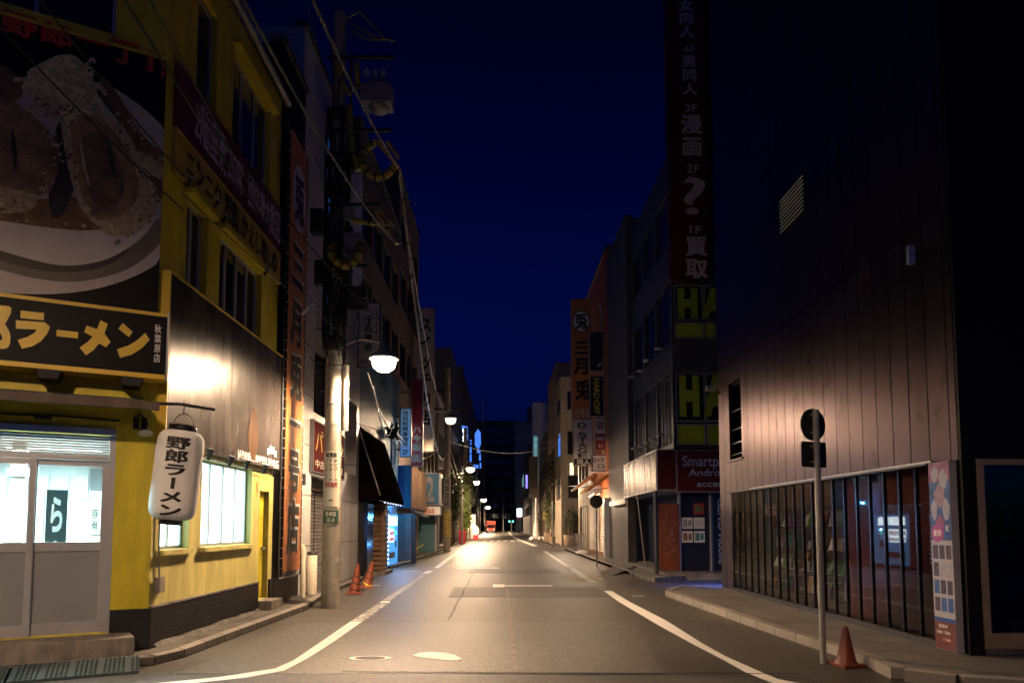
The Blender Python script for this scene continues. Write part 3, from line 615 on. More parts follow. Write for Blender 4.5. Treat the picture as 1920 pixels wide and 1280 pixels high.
# cable conduit over door
tag(MB().tube([LF.w(a, 2.98+.01*math.sin(a*5), .04) for a in [-5.5+i*.3 for i in range(18)]], .014).box(LF, -1.3, -1.12, 2.93, 2.98, .02, .07).box(LF, -.25, -.18, 2.88, 3.02, .01, .09).build('wall_cable', M['cable']), 'black cable clipped to the yellow wall over the doors', 'cable')
def spot(p, d, s, label, group, pname='clip_lamp'):
    t = thing(pname, label, 'spotlight', p, group); p = Vector(p); d = Vector(d).normalized()
    MB().lathe([(.0, -.16*s), (.035*s, -.15*s), (.04*s, -.04*s), (.05*s, 0), (.075*s, .06*s), (.085*s, .07*s)], p, d, 14).build('housing', M['blackm'], t)
    MB().lathe([(.084*s, .072*s), (.05*s, .085*s), (0, .09*s)], p, d, 14).build('lens', M['clip'], t)
    q = p-d*.12*s; MB().tube([q, q+Vector((-.03, -.02, .07))*s, q+Vector((-.09, 0, .05))*s], .01*s).build('bracket', M['blackm'], t); return t
spot(LF.w(*LF.at(272, 803, .15), .15), (.3, -.4, -1), 1.0, 'clip-on spotlight on the yellow wall beside the paper lantern', 'clip-on lamps on the yellow shop')
for i, (x, y) in enumerate([(394, 848), (433, 861), (464, 868), (497, 876), (516, 883)]):
    p = gx(x, y, -4.22); spot(p, (.25, 0, 1), .72, ['first', 'second', 'third', 'fourth', 'fifth'][i]+' clip-on spotlight from the lantern, under the glossy dark panel', 'clip-on lamps on the yellow shop')
tag(MB().tube([SL.w(9.3+i*.25, 2.66+.02*math.sin(i*2.1), .09) for i in range(17)], .011).build('lamp_cable', M['cable']), 'black cable linking the clip-on spotlights under the glossy panel', 'cable')

# ---- the big poster
po = thing('ramen_poster', 'huge black poster of a white ramen bowl heaped with pork and sprouts', 'poster', LF.w(-2, 4.4, .05))
MB().box(LF, -5.3, -.01, 4.4, 7.86, .004, .045).build('panel', M['black'], po)
MB().box(LF, -5.3, -.005, 7.862, 7.90, .003, .06).build('trim', M['yellow'], po); MB().box(LF, -5.3, -.03, 4.36, 4.398, .003, .06).build('trim', M['ytext'], po)
lay = [0]
def flat(name, pts, m, smooth_=2):
    P = [Vector(p) for p in pts]
    for _ in range(smooth_):
        Q = []
        for i in range(len(P)): a, b = P[i], P[(i+1) % len(P)]; Q += [a*.75+b*.25, a*.25+b*.75]
        P = Q
    lay[0] += 1; off = .045+lay[0]*.0012
    v = [LF.at(p.x, p.y, .05) for p in P]; v = [(min(a, -.012), b) for a, b in v]
    o = MB().poly([LF.w(a, b, off) for a, b in v]).build(name, m, po); return o
flat('plate', [(-60,540),(30,552),(150,550),(250,522),(318,480),(326,430),(328,262),(285,215),(225,170),(180,150),(120,160),(-60,160)], M['bowls'])
flat('plate_shadow', [(-60,430),(0,440),(110,470),(210,460),(263,428),(318,400),(318,430),(290,470),(246,503),(190,522),(131,530),(60,522),(0,505),(-60,490)], M['softshade'])
flat('bowl_foot_shadow', [(-60,440),(0,450),(110,482),(210,470),(250,450),(230,486),(170,508),(110,512),(40,500),(-60,470)], M['shade'])
flat('bowl', [(-60,390),(0,400),(120,428),(190,430),(262,405),(300,400),(270,445),(215,482),(165,496),(110,499),(40,482),(-60,450)], M['bowl'])
flat('broth', [(-60,350),(60,380),(140,360),(200,410),(270,415),(180,434),(90,428),(-60,404)], M['broth'])
flat('chashu_dark', [(105,200),(190,190),(120,420),(85,400)], M['shade'])
flat('greens', [(168,152),(195,170),(240,235),(270,280),(285,330),(250,260),(190,190)], M['green'])
flat('side_garnish', [(180,132),(215,165),(240,210),(270,262),(328,300),(325,360),(300,380),(285,345),(255,275),(200,190)], M['meat2'])
flat('garnish_fat', [(232,262),(268,290),(322,315),(326,345),(280,330)], M['fat'])
flat('pork_back', [(-60,120),(0,120),(30,135),(48,170),(30,195),(-60,190)], M['meat2'])
flat('pork_slice', [(-60,180),(10,182),(50,205),(108,262),(114,290),(104,345),(78,372),(-60,345)], M['meat'])
flat('pork_fat_edge', [(-60,345),(20,352),(78,370),(58,398),(0,402),(-60,395)], M['fat'])
flat('pork_rim', [(112,215),(150,205),(205,215),(255,275),(275,330),(290,370),(297,392),(270,430),(215,450),(178,422),(150,395),(128,320),(118,260)], M['fat'])
flat('pork_slice', [(130,225),(150,215),(195,225),(240,280),(258,330),(262,370),(235,405),(185,415),(165,400),(142,330),(134,270)], M['meat'])
flat('pork_centre', [(145,260),(190,240),(225,300),(238,360),(205,400),(175,385),(155,330)], M['meat2'])
flat('pork_crease', [(150,250),(158,300),(170,350),(166,352),(152,305)], M['fat'], 1)
flat('pork_crease', [(200,250),(212,290),(216,330),(210,328),(204,292)], M['shade'], 1)
flat('pork_crease', [(20,230),(34,280),(30,330),(24,300)], M['shade'], 1)
flat('sprouts', [(38,175),(50,140),(75,122),(100,108),(128,102),(148,110),(170,140),(185,175),(178,195),(140,225),(118,228),(112,190),(70,175)], M['noodle'], 1)
def strand(pts, w_=4):
    P = [Vector(p) for p in pts]
    for _ in range(2):
        Q = [P[0]]
        for i in range(len(P)-1): a, b = P[i], P[i+1]; Q += [a*.75+b*.25, a*.25+b*.75]
        P = Q+[P[-1]]
    Lq, Rq = [], []
    for i, p in enumerate(P):
        t = (P[min(i+1, len(P)-1)]-P[max(i-1, 0)]).normalized(); q = Vector((-t.y, t.x))*w_; Lq.append(p+q); Rq.append(p-q)
    return Lq+Rq[::-1]
mb = MB(); k = 0
rs = random.Random(4)
for i in range(46):
    x, y = rs.uniform(45, 175), rs.uniform(108, 215)
    if y < 100+abs(x-125)*.5: continue
    a = rs.uniform(-.8, .8); Lh = rs.uniform(10, 26); bd = rs.uniform(-12, 12)
    pts = [(x-Lh*math.cos(a), y-Lh*math.sin(a)), (x, y+bd), (x+Lh*math.cos(a), y+Lh*math.sin(a)), (x+Lh*1.2*math.cos(a+.8), y+Lh*1.2*math.sin(a+.8))]
    P = strand(pts, rs.uniform(2, 4)); n = len(P)//2; off = .068+i*.0004
    vs = [LF.w(*LF.at(p.x, p.y, .05), off) for p in P]
    mb.add(vs, [(j, j+1, 2*n-2-j, 2*n-1-j) for j in range(n-1)], rs.choice([0, 0, 1]))
mb.build('sprout_strands', [M['noodle'], M['fat']], po)
mb = MB()
edges_ = [((215,450),(297,392)),((297,392),(275,330)),((275,330),(205,215)),((118,260),(178,422)),((112,215),(150,205)),((-20,395),(78,370)),((50,205),(112,285)),((112,285),(80,372)),((240,210),(326,345)),((60,180),(110,225)),((-20,400),(215,432))]
for i in range(420):
    (xa, ya), (xb, yb) = rs.choice(edges_); t = rs.random(); x, y = xa+(xb-xa)*t+rs.gauss(0, 7), ya+(yb-ya)*t+rs.gauss(0, 7)
    if i > 260: x, y = rs.uniform(-20, 290), rs.uniform(190, 410)
    if x > 320: continue
    s = rs.uniform(1.2, 4.5) if i < 260 else rs.uniform(.8, 2.4); P = [LF.at(x+s*math.cos(a)*rs.uniform(.6, 1.6), y+s*math.sin(a)*rs.uniform(.5, 1.1), .05) for a in [j*math.pi/3 for j in range(6)]]
    mb.add([LF.w(min(a, -.013), b, .0895+i*.00001) for a, b in P], [tuple(range(6))], rs.choice([0, 0, 1, 2, 3] if i < 260 else [2, 2, 3, 0]))
mb.build('food_specks', [M['fat'], M['noodle'], M['meat2'], M['broth']], po)['kind'] = 'stuff'
for c_, xa, ya, xb, yb in (('豚', -70, -4, -6, 58), ('野', 3, 12, 70, 80), ('郎', 74, 32, 138, 98), ('一', 142, 44, 204, 110), ('丁', 206, 62, 262, 132), ('!', 274, 92, 292, 140), ('!', 302, 98, 322, 152)):
    a0, zt_ = LF.at(xa, ya, .05); a1, zb_ = LF.at(xb, yb, .05); letters(po, LF, c_, a0, min(a1, -.02), zb_, zt_, .052, M['redtext'], vertical=True, bold=.05)

# ---- glossy side panel and bands
gp = thing('glossy_panel', 'large glossy dark advertising panel catching the lamp on the side wall', 'advert', SL.w(11, 2.74, 0))
MB().box(SL, 8.86, 13.46, 2.74, 5.0, .003, .11).build('panel', M['gloss'], gp)
MB().box(SL, 8.84, 13.48, 5.003, 5.03, .0, .13).box(SL, 8.835, 8.857, 2.72, 5.0, .0, .125).build('edge_trim', M['ytext'], gp)
ghost = mat('faded_print', (.085, .07, .065), .27, 0, var=.35, scale=3, rvar=.03, spec=.35, bump=.35, bscale=5, stretch=(1, 1, .04))
ghosto = mat('faded_orange_print', (.13, .07, .04), .27, 0, var=.4, scale=4, rvar=.03, spec=.35, bump=.35, bscale=5, stretch=(1, 1, .04))
def drop(cx, z0, z1, wd, m, off):
    P = []
    for i in range(28):
        a = 2*math.pi*i/28; s = math.sin(a); r = wd*(1-.45*max(0, s)**1.5)
        P.append(SL.w(cx+r*math.cos(a), (z0+z1)/2+(z1-z0)/2*s, off))
    MB().poly(P).build('printed_shape', m, gp)
drop(9.4, 3.6, 4.75, .25, ghost, .1125); drop(10.0, 3.2, 4.85, .3, ghost, .1135); drop(10.75, 3.5, 4.8, .28, ghost, .1145); drop(11.0, 2.85, 3.7, .3, ghost, .1155); drop(12.0, 2.8, 3.75, .24, ghosto, .1165)
letters(gp, SL, 'JAPANESE RAMEN DINING', 11.3, 13.4, 2.78, 2.92, .112, M['whitet']); letters(gp, SL, '野郎ラーメン秋葉原', 9.6, 11.2, 2.78, 2.92, .112, ghost)
mb = MB(); mb.box(SL, 12.86, 13.12, 3.02, 3.16, .112, .114); mb.box(SL, 12.74, 12.84, 2.98, 3.1, .112, .114); mb.box(SL, 13.14, 13.24, 2.98, 3.1, .112, .114); mb.build('printed_ribbon', M['whitet'], gp)
b1_ = sign('wall_band', 'maroon band of pale lilac writing between the upper floors of the yellow shop', SL, 9.0, 13.4, 7.12, 7.98, .003, .07, M['maroon'], M['maroon'], [('2階座敷20席', 9.5, 11.35, 7.25, 7.88, M['lilac']), ('団体様大歓迎', 11.6, 13.3, 7.25, 7.88, M['lilac'])])
b2_ = sign('wall_band', 'ochre band of black writing above the upper windows of the yellow shop', SL, 9.0, 13.4, 6.5, 7.08, .003, .06, M['yband'], M['yband'], [('ニンニク 背脂 かえし増し◎', 9.3, 13.2, 6.58, 7.02, M['blackt'])])
for i, (x, y) in enumerate([(357, 338), (408, 380), (422, 408), (500, 508)]):
    spot(gx(x, y, -4.25), (.5, -.3, .6), .62, ['first', 'second', 'third', 'fourth'][i]+' small lamp from the poster, pointing up at the ochre band', 'small lamps under the ochre band')

# ---- lantern
lc = gy(333, 885, 8.15); Lz0 = gy(333, 972, 8.15).z; Lz1 = gy(333, 806, 8.15).z
lan = thing('paper_lantern', 'big white paper lantern with black vertical 野郎ラーメン hanging at the corner', 'lantern', (lc.x, 8.15, Lz0))
H_ = Lz1-Lz0; r0 = .262; prof = []; N = 66
for i in range(N+1):
    t = i/N; r = r0*(1-abs(2*t-1)**11*.32) if 0 < t < 1 else r0*.6
    prof.append((r*(1+.006*(i % 2)), Lz0+H_*t))
TL = Vector((.10, 0, 1)).normalized()
lb = Vector((lc.x-.045, 8.15, 0))
def lp(r, h): return (r, h/ TL.z)
base0 = Vector((lc.x-.06, 8.15, 0)) + TL*0 - Vector((TL.x*Lz0, 0, 0))
MB().lathe([(r, h) for r, h in prof], base0, TL, 40).build('paper_shade', M['paper'], lan)
MB().lathe([(r0*.58, Lz1-.02), (r0*.6, Lz1-.02), (r0*.6, Lz1+.07), (0, Lz1+.07)], base0, TL, 28).build('top_ring', M['blackg'], lan)
MB().lathe([(r0*.5, Lz0+.02), (r0*.5, Lz0-.06), (0, Lz0-.06)], base0, TL, 28).build('bottom_ring', M['blackg'], lan)
tp = base0+TL*(Lz1+.07)
MB().tube([tp+Vector((.12*math.cos(a), 0, .14*math.sin(a))) for a in [i*math.pi/10 for i in range(11)]], .006).tube([tp+Vector((0, 0, .14)), tp+Vector((0, 0, .3))], .006).build('handle', M['cable'], lan)
def lantern_text(body, mid, m):
    n = len(body); hh = H_*.89/n; ch = .275
    mb = MB()
    for i, c_ in enumerate(body):
        v, f = glyphs(c_, .045); top = Lz1-H_*.075-i*hh
        vs = []
        for x, y, dz in v:
            if c_ == 'ー': x, y = y+.12, 1-x-.12
            x2 = (x-.5)*ch; z = top-hh+(y+.12)*hh*.97
            t = (z-Lz0)/H_; r = r0*(1-abs(2*t-1)**11*.32)*1.008+.004
            a = -math.pi/2+mid+x2/r
            X = Vector((math.cos(a), math.sin(a), 0)); X.z = 0
            vs.append(base0+TL*z+Vector((X.x*TL.z, X.y, -X.x*TL.x))*(r+dz))
        mb.add(vs, f)
    mb.build('lettering', m, lan)
lantern_text('野郎ラーメン', .33, M['blackt'])

# ================================================================== narrow black building with the orange banner
nbk = thing('narrow_building', 'narrow black building holding the tall orange banner', 'building', SL.w(14.2, 0))
facade(nbk, SL, 13.46, 15.1, 11.6, M['black'], [], 7); MB().box(SL, 13.47, 15.09, .05, .62, .002, .04).build('tiled_base', M['bricks'], nbk)
bn = thing('vertical_banner', 'tall orange cloth banner of black characters laced beside the yellow shop', 'banner', SL.w(14.3, .65, .15))
MB().box(SL, 13.72, 14.86, .72, 9.9, .12, .14).build('cloth', M['orange'], bn)
mb = MB()
for i in range(46):
    z = .8+i*.2; mb.box(SL, 13.6, 13.73, z, z+.012, .12, .13); mb.box(SL, 14.85, 15.0, z+.05, z+.062, .12, .13)
for i in range(9): mb.tube([SL.w(13.75+i*.13, .72, .13), SL.w(13.8+i*.13, .6, .1), SL.w(13.86+i*.13, .72, .13)], .006, 4)
mb.build('lacing', M['whitet'], bn)
mb = MB(); mb.tube([SL.w(13.58, .6, .1), SL.w(13.58, 10, .1)], .02); mb.tube([SL.w(15.0, .6, .1), SL.w(15.0, 10, .1)], .02); mb.tube([SL.w(13.58, .6, .1), SL.w(15, .6, .1)], .02); mb.build('frame', M['alud'], bn)
for c_, z0_, z1_ in (('三', 6.6, 7.75), ('月', 5.4, 6.5), ('兎', 4.25, 5.35), ('一', 3.4, 4.15), ('号', 2.3, 3.3), ('店', 1.0, 2.25)):
    letters(bn, SL, c_, 13.9, 14.72, z0_, z1_, .147, M['blackt'], vertical=True, bold=.05); letters(bn, SL, c_, 13.95, 14.77, z0_+.06, z1_+.06, .142, M['whitet'], vertical=True, bold=.05)
P = [SL.w(14.29+.46*math.cos(a), 8.65+.75*math.sin(a), .144) for a in [i*math.pi/20 for i in range(40)]]; MB().prism(P, SL.n*.004).build('white_disc', M['lilac'], bn)
letters(bn, SL, '兎', 13.95, 14.63, 8.05, 9.25, .151, M['blackt'], vertical=True, bold=.05)
# pipes and pale post by the pillar
tag(MB().tube([(-4.33, 15.02, .1), (-4.33, 15.02, 1.1), (-4.38, 15.1, 1.2), (-4.5, 15.2, 1.2)], .055, 10).build('drain_pipe', M['cream'], bevel=0), 'thin cream drain pipe with an elbow at the foot of the banner', 'pipe')
pst = thing('short_post', 'short thick cream post with a striped cap by the white pillar', 'post', (-4.32, 15.7, .09)); MB().lathe([(.11, .09), (.11, 1.02), (0, 1.02)], (-4.32, 15.7, 0), (0, 0, 1), 18).build('shaft', M['cream'], pst); MB().lathe([(.113, .98), (.115, 1.06), (0, 1.07)], (-4.32, 15.7, 0), (0, 0, 1), 18).build('cap', M['blackt'], pst)
tag(MB().box(SL, 15.12, 15.2, 2.55, 2.8, .0, .14).build('meter_box', M['blackm']), 'small black box fixed beside the orange banner', 'box')

# ================================================================== white panelled building
S3 = left(-4.55)
wp = thing('white_panel_building', 'grey-white panel clad building with a shuttered recess', 'building', S3.w(18, 0))
facade(wp, S3, 15.1, 21.7, 13.2, M['tile'], [(16.3,19.3,.05,2.85,1,1,M['blackm']),(16.4,19.1,4.4,6.3,3,1),(19.7,21.3,3.2,5.4,2,1)], 8, depth=.5)
shutter(wp, S3, 16.35, 18.0, .1, 2.55, -.4, M['shutterg']); shutter(wp, S3, 18.1, 19.25, .1, 2.55, -.4, M['shutterg'])
MB().box(S3, 16.35, 19.25, 2.56, 2.84, -.44, -.25).build('shutter_housing', M['brown'], wp)
sign('shop_fascia', 'dark red fascia with gold パソコン letters over the grey shutters', S3, 16.1, 19.3, 2.95, 4.15, .003, .10, M['redmatt'], M['alud'], [('パソコン', 16.3, 19.1, 3.4, 4.0, M['ytext'], dict(bold=-.0)), ('中古 買取 修理', 16.3, 19.1, 3.05, 3.25, M['cream'])])
tag(MB().box(S3, 17.38, 17.42, 6.2, 8.0, .0, .04).box(S3, 17.38, 17.42, 8.2, 9.6, .0, .04).box(S3, 17.38, 17.42, 9.7, 11.8, .0, .04).build('neon_strip', M['bluel']), 'thin vertical blue neon strip on the white panelled building', 'neon')
F = front(17.6)
sign('projecting_sign', 'tall narrow white projecting sign with black 六矢ビル letters', F, -4.45, -4.12, 10.2, 12.6, -.15, 0, M['white'], M['alud'], [('六矢ビル', -4.41, -4.16, 10.4, 12.4, M['blackt'], dict(vertical=True))], brackets=-4.56)
F = front(18.4)
sign('projecting_sign', 'blank brown projecting sign high behind the near pole', F, -4.5, -4.15, 7.6, 9.9, -.15, 0, M['brown'], M['alud'], [], brackets=-4.56)
F = front(17.9)
sign('projecting_sign', 'dark projecting sign with dull gold characters behind the near pole', F, -4.5, -4.2, 5.9, 7.4, -.15, 0, M['blackm'], M['alud'], [('焼肉亭', -4.47, -4.23, 6.0, 7.3, M['ytext'], dict(vertical=True))], brackets=-4.56)
F = front(21.0)
sign('projecting_sign', 'white projecting sign with black 千石電商 letters left of the first lamp', F, -4.48, -3.80, 6.6, 8.6, -.2, 0, M['white'], M['alud'], [('千石電商', -4.30, -4.02, 7.05, 8.25, M['blackt'], dict(vertical=True)), ('株式会社', -4.40, -4.15, 6.68, 6.84, M['blackt']), ('電子部品専門店', -3.95, -3.88, 7.1, 8.4, M['redb'], dict(vertical=True))], brackets=-4.56)
def dia(fr, cx, cz, s, w_): return [fr.w(cx, cz+s, w_), fr.w(cx+s, cz, w_), fr.w(cx, cz-s, w_), fr.w(cx-s, cz, w_)]

# ================================================================== hut with awning, vending machine
S4 = left(-4.65)
bb = thing('blue_wall_building', 'tall building with a faded blue wall above the black awning', 'building', S4.w(25, 0))
facade(bb, S4, 21.72, 30.6, 8.0, M['bluew'], [(27.4,28.2,.15,2.3,1,1),(28.5,29.0,3.4,6.0,1,1)], 9, wall='lower_wall', parapet=False)
facade(bb, S4, 21.72, 30.6, 15.0, M['brown'], winrows(22, 30.4, 4, [(8.6, 10.2), (11.4, 13)]), 9, b0=8.01, wall='upper_wall')
ht = thing('bar_shopfront', 'black log-trimmed bar front under a long steep dark awning', 'shop front', (-4.6, 24, 0))
A0, A1 = 21.75, 27.0
mb = MB(); tw, bo = (-4.64, 4.9), (-3.86, 2.62)
mb.prism([(tw[0], A0, tw[1]), (bo[0], A0, bo[1]), (bo[0], A0, bo[1]-.18), (-4.64, A0, 2.45)], (0, A1-A0, 0)); mb.build('awning', M['awn'], ht)
MB().tube([(tw[0]+.02, A0-.01, tw[1]), (bo[0], A0-.01, bo[1])], .025).tube([(bo[0], A0, bo[1]-.18), (bo[0], A1, bo[1]-.18)], .02).build('awning_frame', M['steel'], ht)
MB().box(S4, 21.75, 23.2, .08, 2.45, .0, .12).build('dark_boarding', M['blackm'], ht); shutter(ht, S4, 23.25, 25.25, .1, 2.45, .03, M['blackg'])
mb = MB()
for i in range(14):
    z = .2+i*.165; mb.tube([(-4.36, 23.4, z), (-3.98, 23.4, z)], .088, 10); mb.tube([(-4.36, 23.75, z), (-3.98, 23.75, z)], .088, 10); mb.tube([(-4.03, 23.3, z), (-4.03, 23.85, z)], .086, 10)
mb.build('log_pier', M['log'], ht); MB().box(front(23), -4.6, -3.85, .0, .13, -1.4, .2).build('plinth', M['conc'], ht)
mb = MB()
for i in range(12): mb.lathe([(0, -.035), (.04, 0), (0, .035)], (-3.95, 23.95, .35+i*.15), (0, 0, 1), 8)
for i in range(7): mb.lathe([(0, -.03), (.03, 0), (0, .03)], (-3.86, 22.6+i*.6, 2.42), (0, 0, 1), 8)
tag(mb.build('light_string', M['led']), 'string of small blue-white lamps hung on the log pier', 'string lights')
vm = thing('vending_machine', 'glowing blue drinks machine between the log pier and the grey board fence', 'vending machine', (-4.5, 26.6, .1))
F = left(-4.28)
MB().box(F, 25.7, 28.3, .1, 2.15, -.34, 0).build('cabinet', M['bluew'], vm, bevel=.02)
MB().box(F, 25.75, 28.25, .14, 2.1, .002, .012).build('lit_front', M['vend'], vm); MB().box(F, 26.0, 27.1, 1.66, 2.0, .014, .02).box(F, 26.0, 27.1, 1.02, 1.5, .014, .02).box(F, 27.3, 27.9, 1.66, 2.0, .014, .02).build('display_panel', M['whitel'], vm)
mb = MB()
for i in range(9): mb.box(F, 26.04+i*.118, 26.1+i*.118, 1.28, 1.44, .021, .03).box(F, 26.04+i*.118, 26.1+i*.118, 1.06, 1.2, .021, .03)
mb.build('sample_can', M['redb'], vm)
MB().box(F, 27.5, 27.75, 1.3, 1.42, .014, .024).build('green_display', M['greenl'], vm); MB().box(F, 27.3, 27.42, 1.12, 1.2, .014, .024).build('red_display', M['redl'], vm); MB().box(F, 26.0, 27.4, .4, .62, .014, .03).box(F, 27.5, 27.8, .8, 1.05, .014, .03).build('slot', M['navy'], vm)
LITE = []
def pt(name, loc, power, col, r=.1, parent=None, kind='POINT'):
    L = bpy.data.lights.new(name, kind); L.energy = power; L.color = col
    if kind == 'POINT': L.shadow_soft_size = r
    o = bpy.data.objects.new(name, L); scene.collection.objects.link(o)
    if parent: o.parent = parent; o.location = Vector(loc)-WL[parent.name]
    else: o.location = loc
    return o
pt('machine_light', (-3.9, 27.0, 1.5), 60, (.10, .38, 1), .02, vm)
pt('machine_light', (-4.1, 28.7, 2.6), 90, (.06, .45, 1), .02, vm)
# grey board fence beside it
bf = thing('board_fence', 'grey boarded gate in a metal frame right of the drinks machine', 'gate', (-4.2, 31, .1))
MB().box(front(30.4), -4.56, -4.0, .15, 2.1, -.05, 0).build('board', M['grey'], bf); MB().box(front(30.4), -4.6, -4.563, .1, 2.2, -.06, .02).box(front(30.4), -4.6, -3.95, 2.103, 2.18, -.06, .02).build('gate_frame', M['alud'], bf)
# blue fascia block
F = front(31.0)
fb = thing('corner_fascia', 'boxy fascia with a blue end and blank brown panels above the board gate', 'fascia', (-4.5, 32, 2.4))
MB().box(F, -4.95, -4.12, 2.45, 4.4, -6.4, -.01).build('box', M['bluep'], fb)
MB().box(F, -4.4, -4.13, 2.47, 4.38, -.008, .01).build('blue_panel', M['bluew'], fb)
for k in range(3): MB().box(left(-4.12), 31.03+k*2.12, 33.1+k*2.12, 2.47, 4.38, .002, .03).build('side_panel', M['rust'], fb)
MB().prism([(-4.12, 31.1, 2.4), (-3.55, 31.1, 2.1), (-3.55, 31.1, 2.05), (-4.12, 31.1, 2.3)], (0, 2.5, 0)).build('canopy', M['concd'], fb)

# signs over there
F = front(30.0)
sign('projecting_sign', 'pale blue-lit projecting sign with black office name ending 事務所2F', F, -4.48, -4.0, 4.7, 6.8, -.15, 0, M['officesign'], M['steel'], [('池田税務事務所', -4.38, -4.12, 5.1, 6.75, M['blackt'], dict(vertical=True)), ('2F', -4.38, -4.12, 4.78, 5.0, M['blackt'])], brackets=-4.66)
F = front(31.2)
sign('projecting_sign', 'dark red projecting sign with pale ハ今販(株) letters', F, -4.15, -3.62, 4.4, 8.4, -.15, 0, M['redb'], M['steel'], [('ハ今販', -4.1, -3.68, 5.05, 6.25, M['cream'], dict(vertical=True, bold=.04)), ('㈱', -4.08, -3.7, 4.52, 4.95, M['cream'])], brackets=-4.66)
F = front(36.0)
sign('projecting_sign', 'very tall pale pink projecting sign with worn katakana, brightly lit at its foot', F, -4.5, -3.6, 5.6, 13.3, -.2, 0, M['cream'], M['steel'], [('スイッチの店', -4.4, -3.72, 6.9, 12.9, M['blackt'], dict(vertical=True, bold=.03))], brackets=-4.75)
# the "12" shop
F = front(38.0)
sign('shop_fascia', 'teal blue fascia with a big white 12', F, -4.7, -3.45, 2.85, 4.55, -1.2, 0, M['bluew'], M['steel'], [('12', -4.55, -3.75, 3.0, 4.35, M['grey'], dict(bold=.03))])
sign('awning_sign', 'small white awning sign with orange letters under the teal 12', F, -4.65, -3.35, 2.25, 2.7, -.4, .1, M['white'], M['concd'], [('特価品', -4.3, -3.7, 2.32, 2.62, M['orange'], dict(bold=.03))])
# left far buildings
def lb(name, label, X, y0, y1, H, m, rows=(), n=3, pm=None, cols=2, extra=(), **k):
    fr = left(X); t = thing(name, label, 'building', fr.w((y0+y1)/2, 0))
    facade(t, fr, y0, y1, H, m, winrows(y0+.4, y1-.4, n, rows, cols=cols, pm=pm)+list(extra), 9, **k); return t
def rb(name, label, X, y0, y1, H, m, rows=(), n=3, pm=None, cols=2, extra=(), **k):
    fr = right(X); t = thing(name, label, 'building', fr.w(-(y0+y1)/2, 0))
    facade(t, fr, -y1, -y0, H, m, winrows(-y1+.4, -y0-.4, n, rows, cols=cols, pm=pm)+list(extra), 9, **k); return t
t = lb('office_building', 'tall brown office building behind the red projecting sign', -4.7, 30.62, 38, 18, M['brown'], [(5.2, 7.2), (8.6, 10.4), (12, 13.8), (15, 16.6)], 3)
t = lb('shop_building', 'yellow-lit building with tall shutters behind the yellow sleeved pole', -4.7, 38.02, 48, 12.5, M['tan'], [(4.8, 6.6), (8, 9.8)], 4, extra=[(39, 41, .2, 2.3, 2, 1), (42.5, 47, .2, 2.6, 3, 1)])
td = thing('teal_door', 'teal roller door under the small orange lettered awning', 'door', (-4.2, 38.6, .1)); shutter(td, front(38.6), -4.68, -3.75, .12, 2.2, 0, M['teal'], 'door_panel'); MB().box(front(38.6), -3.74, -3.66, .1, 2.25, -.05, .05).build('door_frame', M['steel'], td)
lb('shop_building', 'dark grey building beyond the yellow sleeved pole', -4.7, 50.5, 62, 11.5, M['grey'], [(3.6, 5.4), (7, 8.8)], 4, extra=[(52, 55, .2, 2.6, 2, 1), (57, 61, .2, 2.6, 3, 1)])
lb('shop_building', 'tall dark building carrying the blue neon signs', -4.7, 62.02, 78, 18, M['greyd'], [(3.6, 5.6), (7.2, 9.2), (10.8, 12.8)], 5)
lb('shop_building', 'brown building behind the far street lamps', -4.7, 80, 104, 20.5, M['brown'], [(3.6, 5.6), (7.2, 9.2), (10.8, 12.8)], 7)
lb('shop_building', 'dark building at the far left end of the street', -4.9, 106, 150, 22, M['greyd'], [(3.6, 5.6), (7.2, 9.2), (10.8, 12.8)], 10)
lb('shop_building', 'last dark building on the left before the end block', -6.0, 153, 215, 24, M['greyd'], [(3.6, 5.6), (7.2, 9.2), (10.8, 12.8), (15, 17)], 10)
# blue neon signs
mb = MB(); F = front(75)
MB_ = lambda: MB()
s = thing('neon_sign', 'bright blue lit signboard, the left of the two over the far lamps', 'neon sign', (-4.1, 75, 10.3)); MB().prism([F.w(-4.4, 12.7), F.w(-3.75, 12.6), F.w(-3.7, 11.4), F.w(-3.85, 10.4), F.w(-4.1, 10.6), F.w(-4.2, 11.6)], (0, .3, 0)).build('panel', M['bluesign'], s)
letters(s, F, '電気', -4.3, -3.85, 10.9, 12.4, .02, M['whitel'], vertical=True); MB().box(F, -4.72, -4.2, 11.5, 11.6, -.2, -.1).build('bracket', M['alud'], s)
F = front(98)
s = thing('neon_sign', 'bright blue neon signboard, the right of the two over the far lamps', 'neon sign', (-3.3, 98, 10)); MB().prism([F.w(-3.85, 14.8), F.w(-3.4, 15.6), F.w(-3.0, 15.1), F.w(-2.95, 13.4), F.w(-3.3, 12.6), F.w(-3.8, 13.2)], (0, .3, 0)).build('panel', M['bluesign'], s)
mb = MB()
for z0_, z1_, x0_, x1_ in ((12.1, 12.5, -3.5, -3.0), (11.0, 11.9, -3.2, -2.95), (9.9, 10.7, -3.1, -2.9), (9.9, 10.4, -4.1, -3.3), (10.4, 13.0, -4.55, -4.3), (13.3, 14.0, -4.5, -4.3)): mb.box(F, x0_, x1_, z0_, z1_, -.05, .02)
mb.build('small_panel', M['bluesign'], s); MB().box(F, -4.9, -2.9, 9.75, 9.85, -.3, -.1).build('bracket', M['alud'], s)
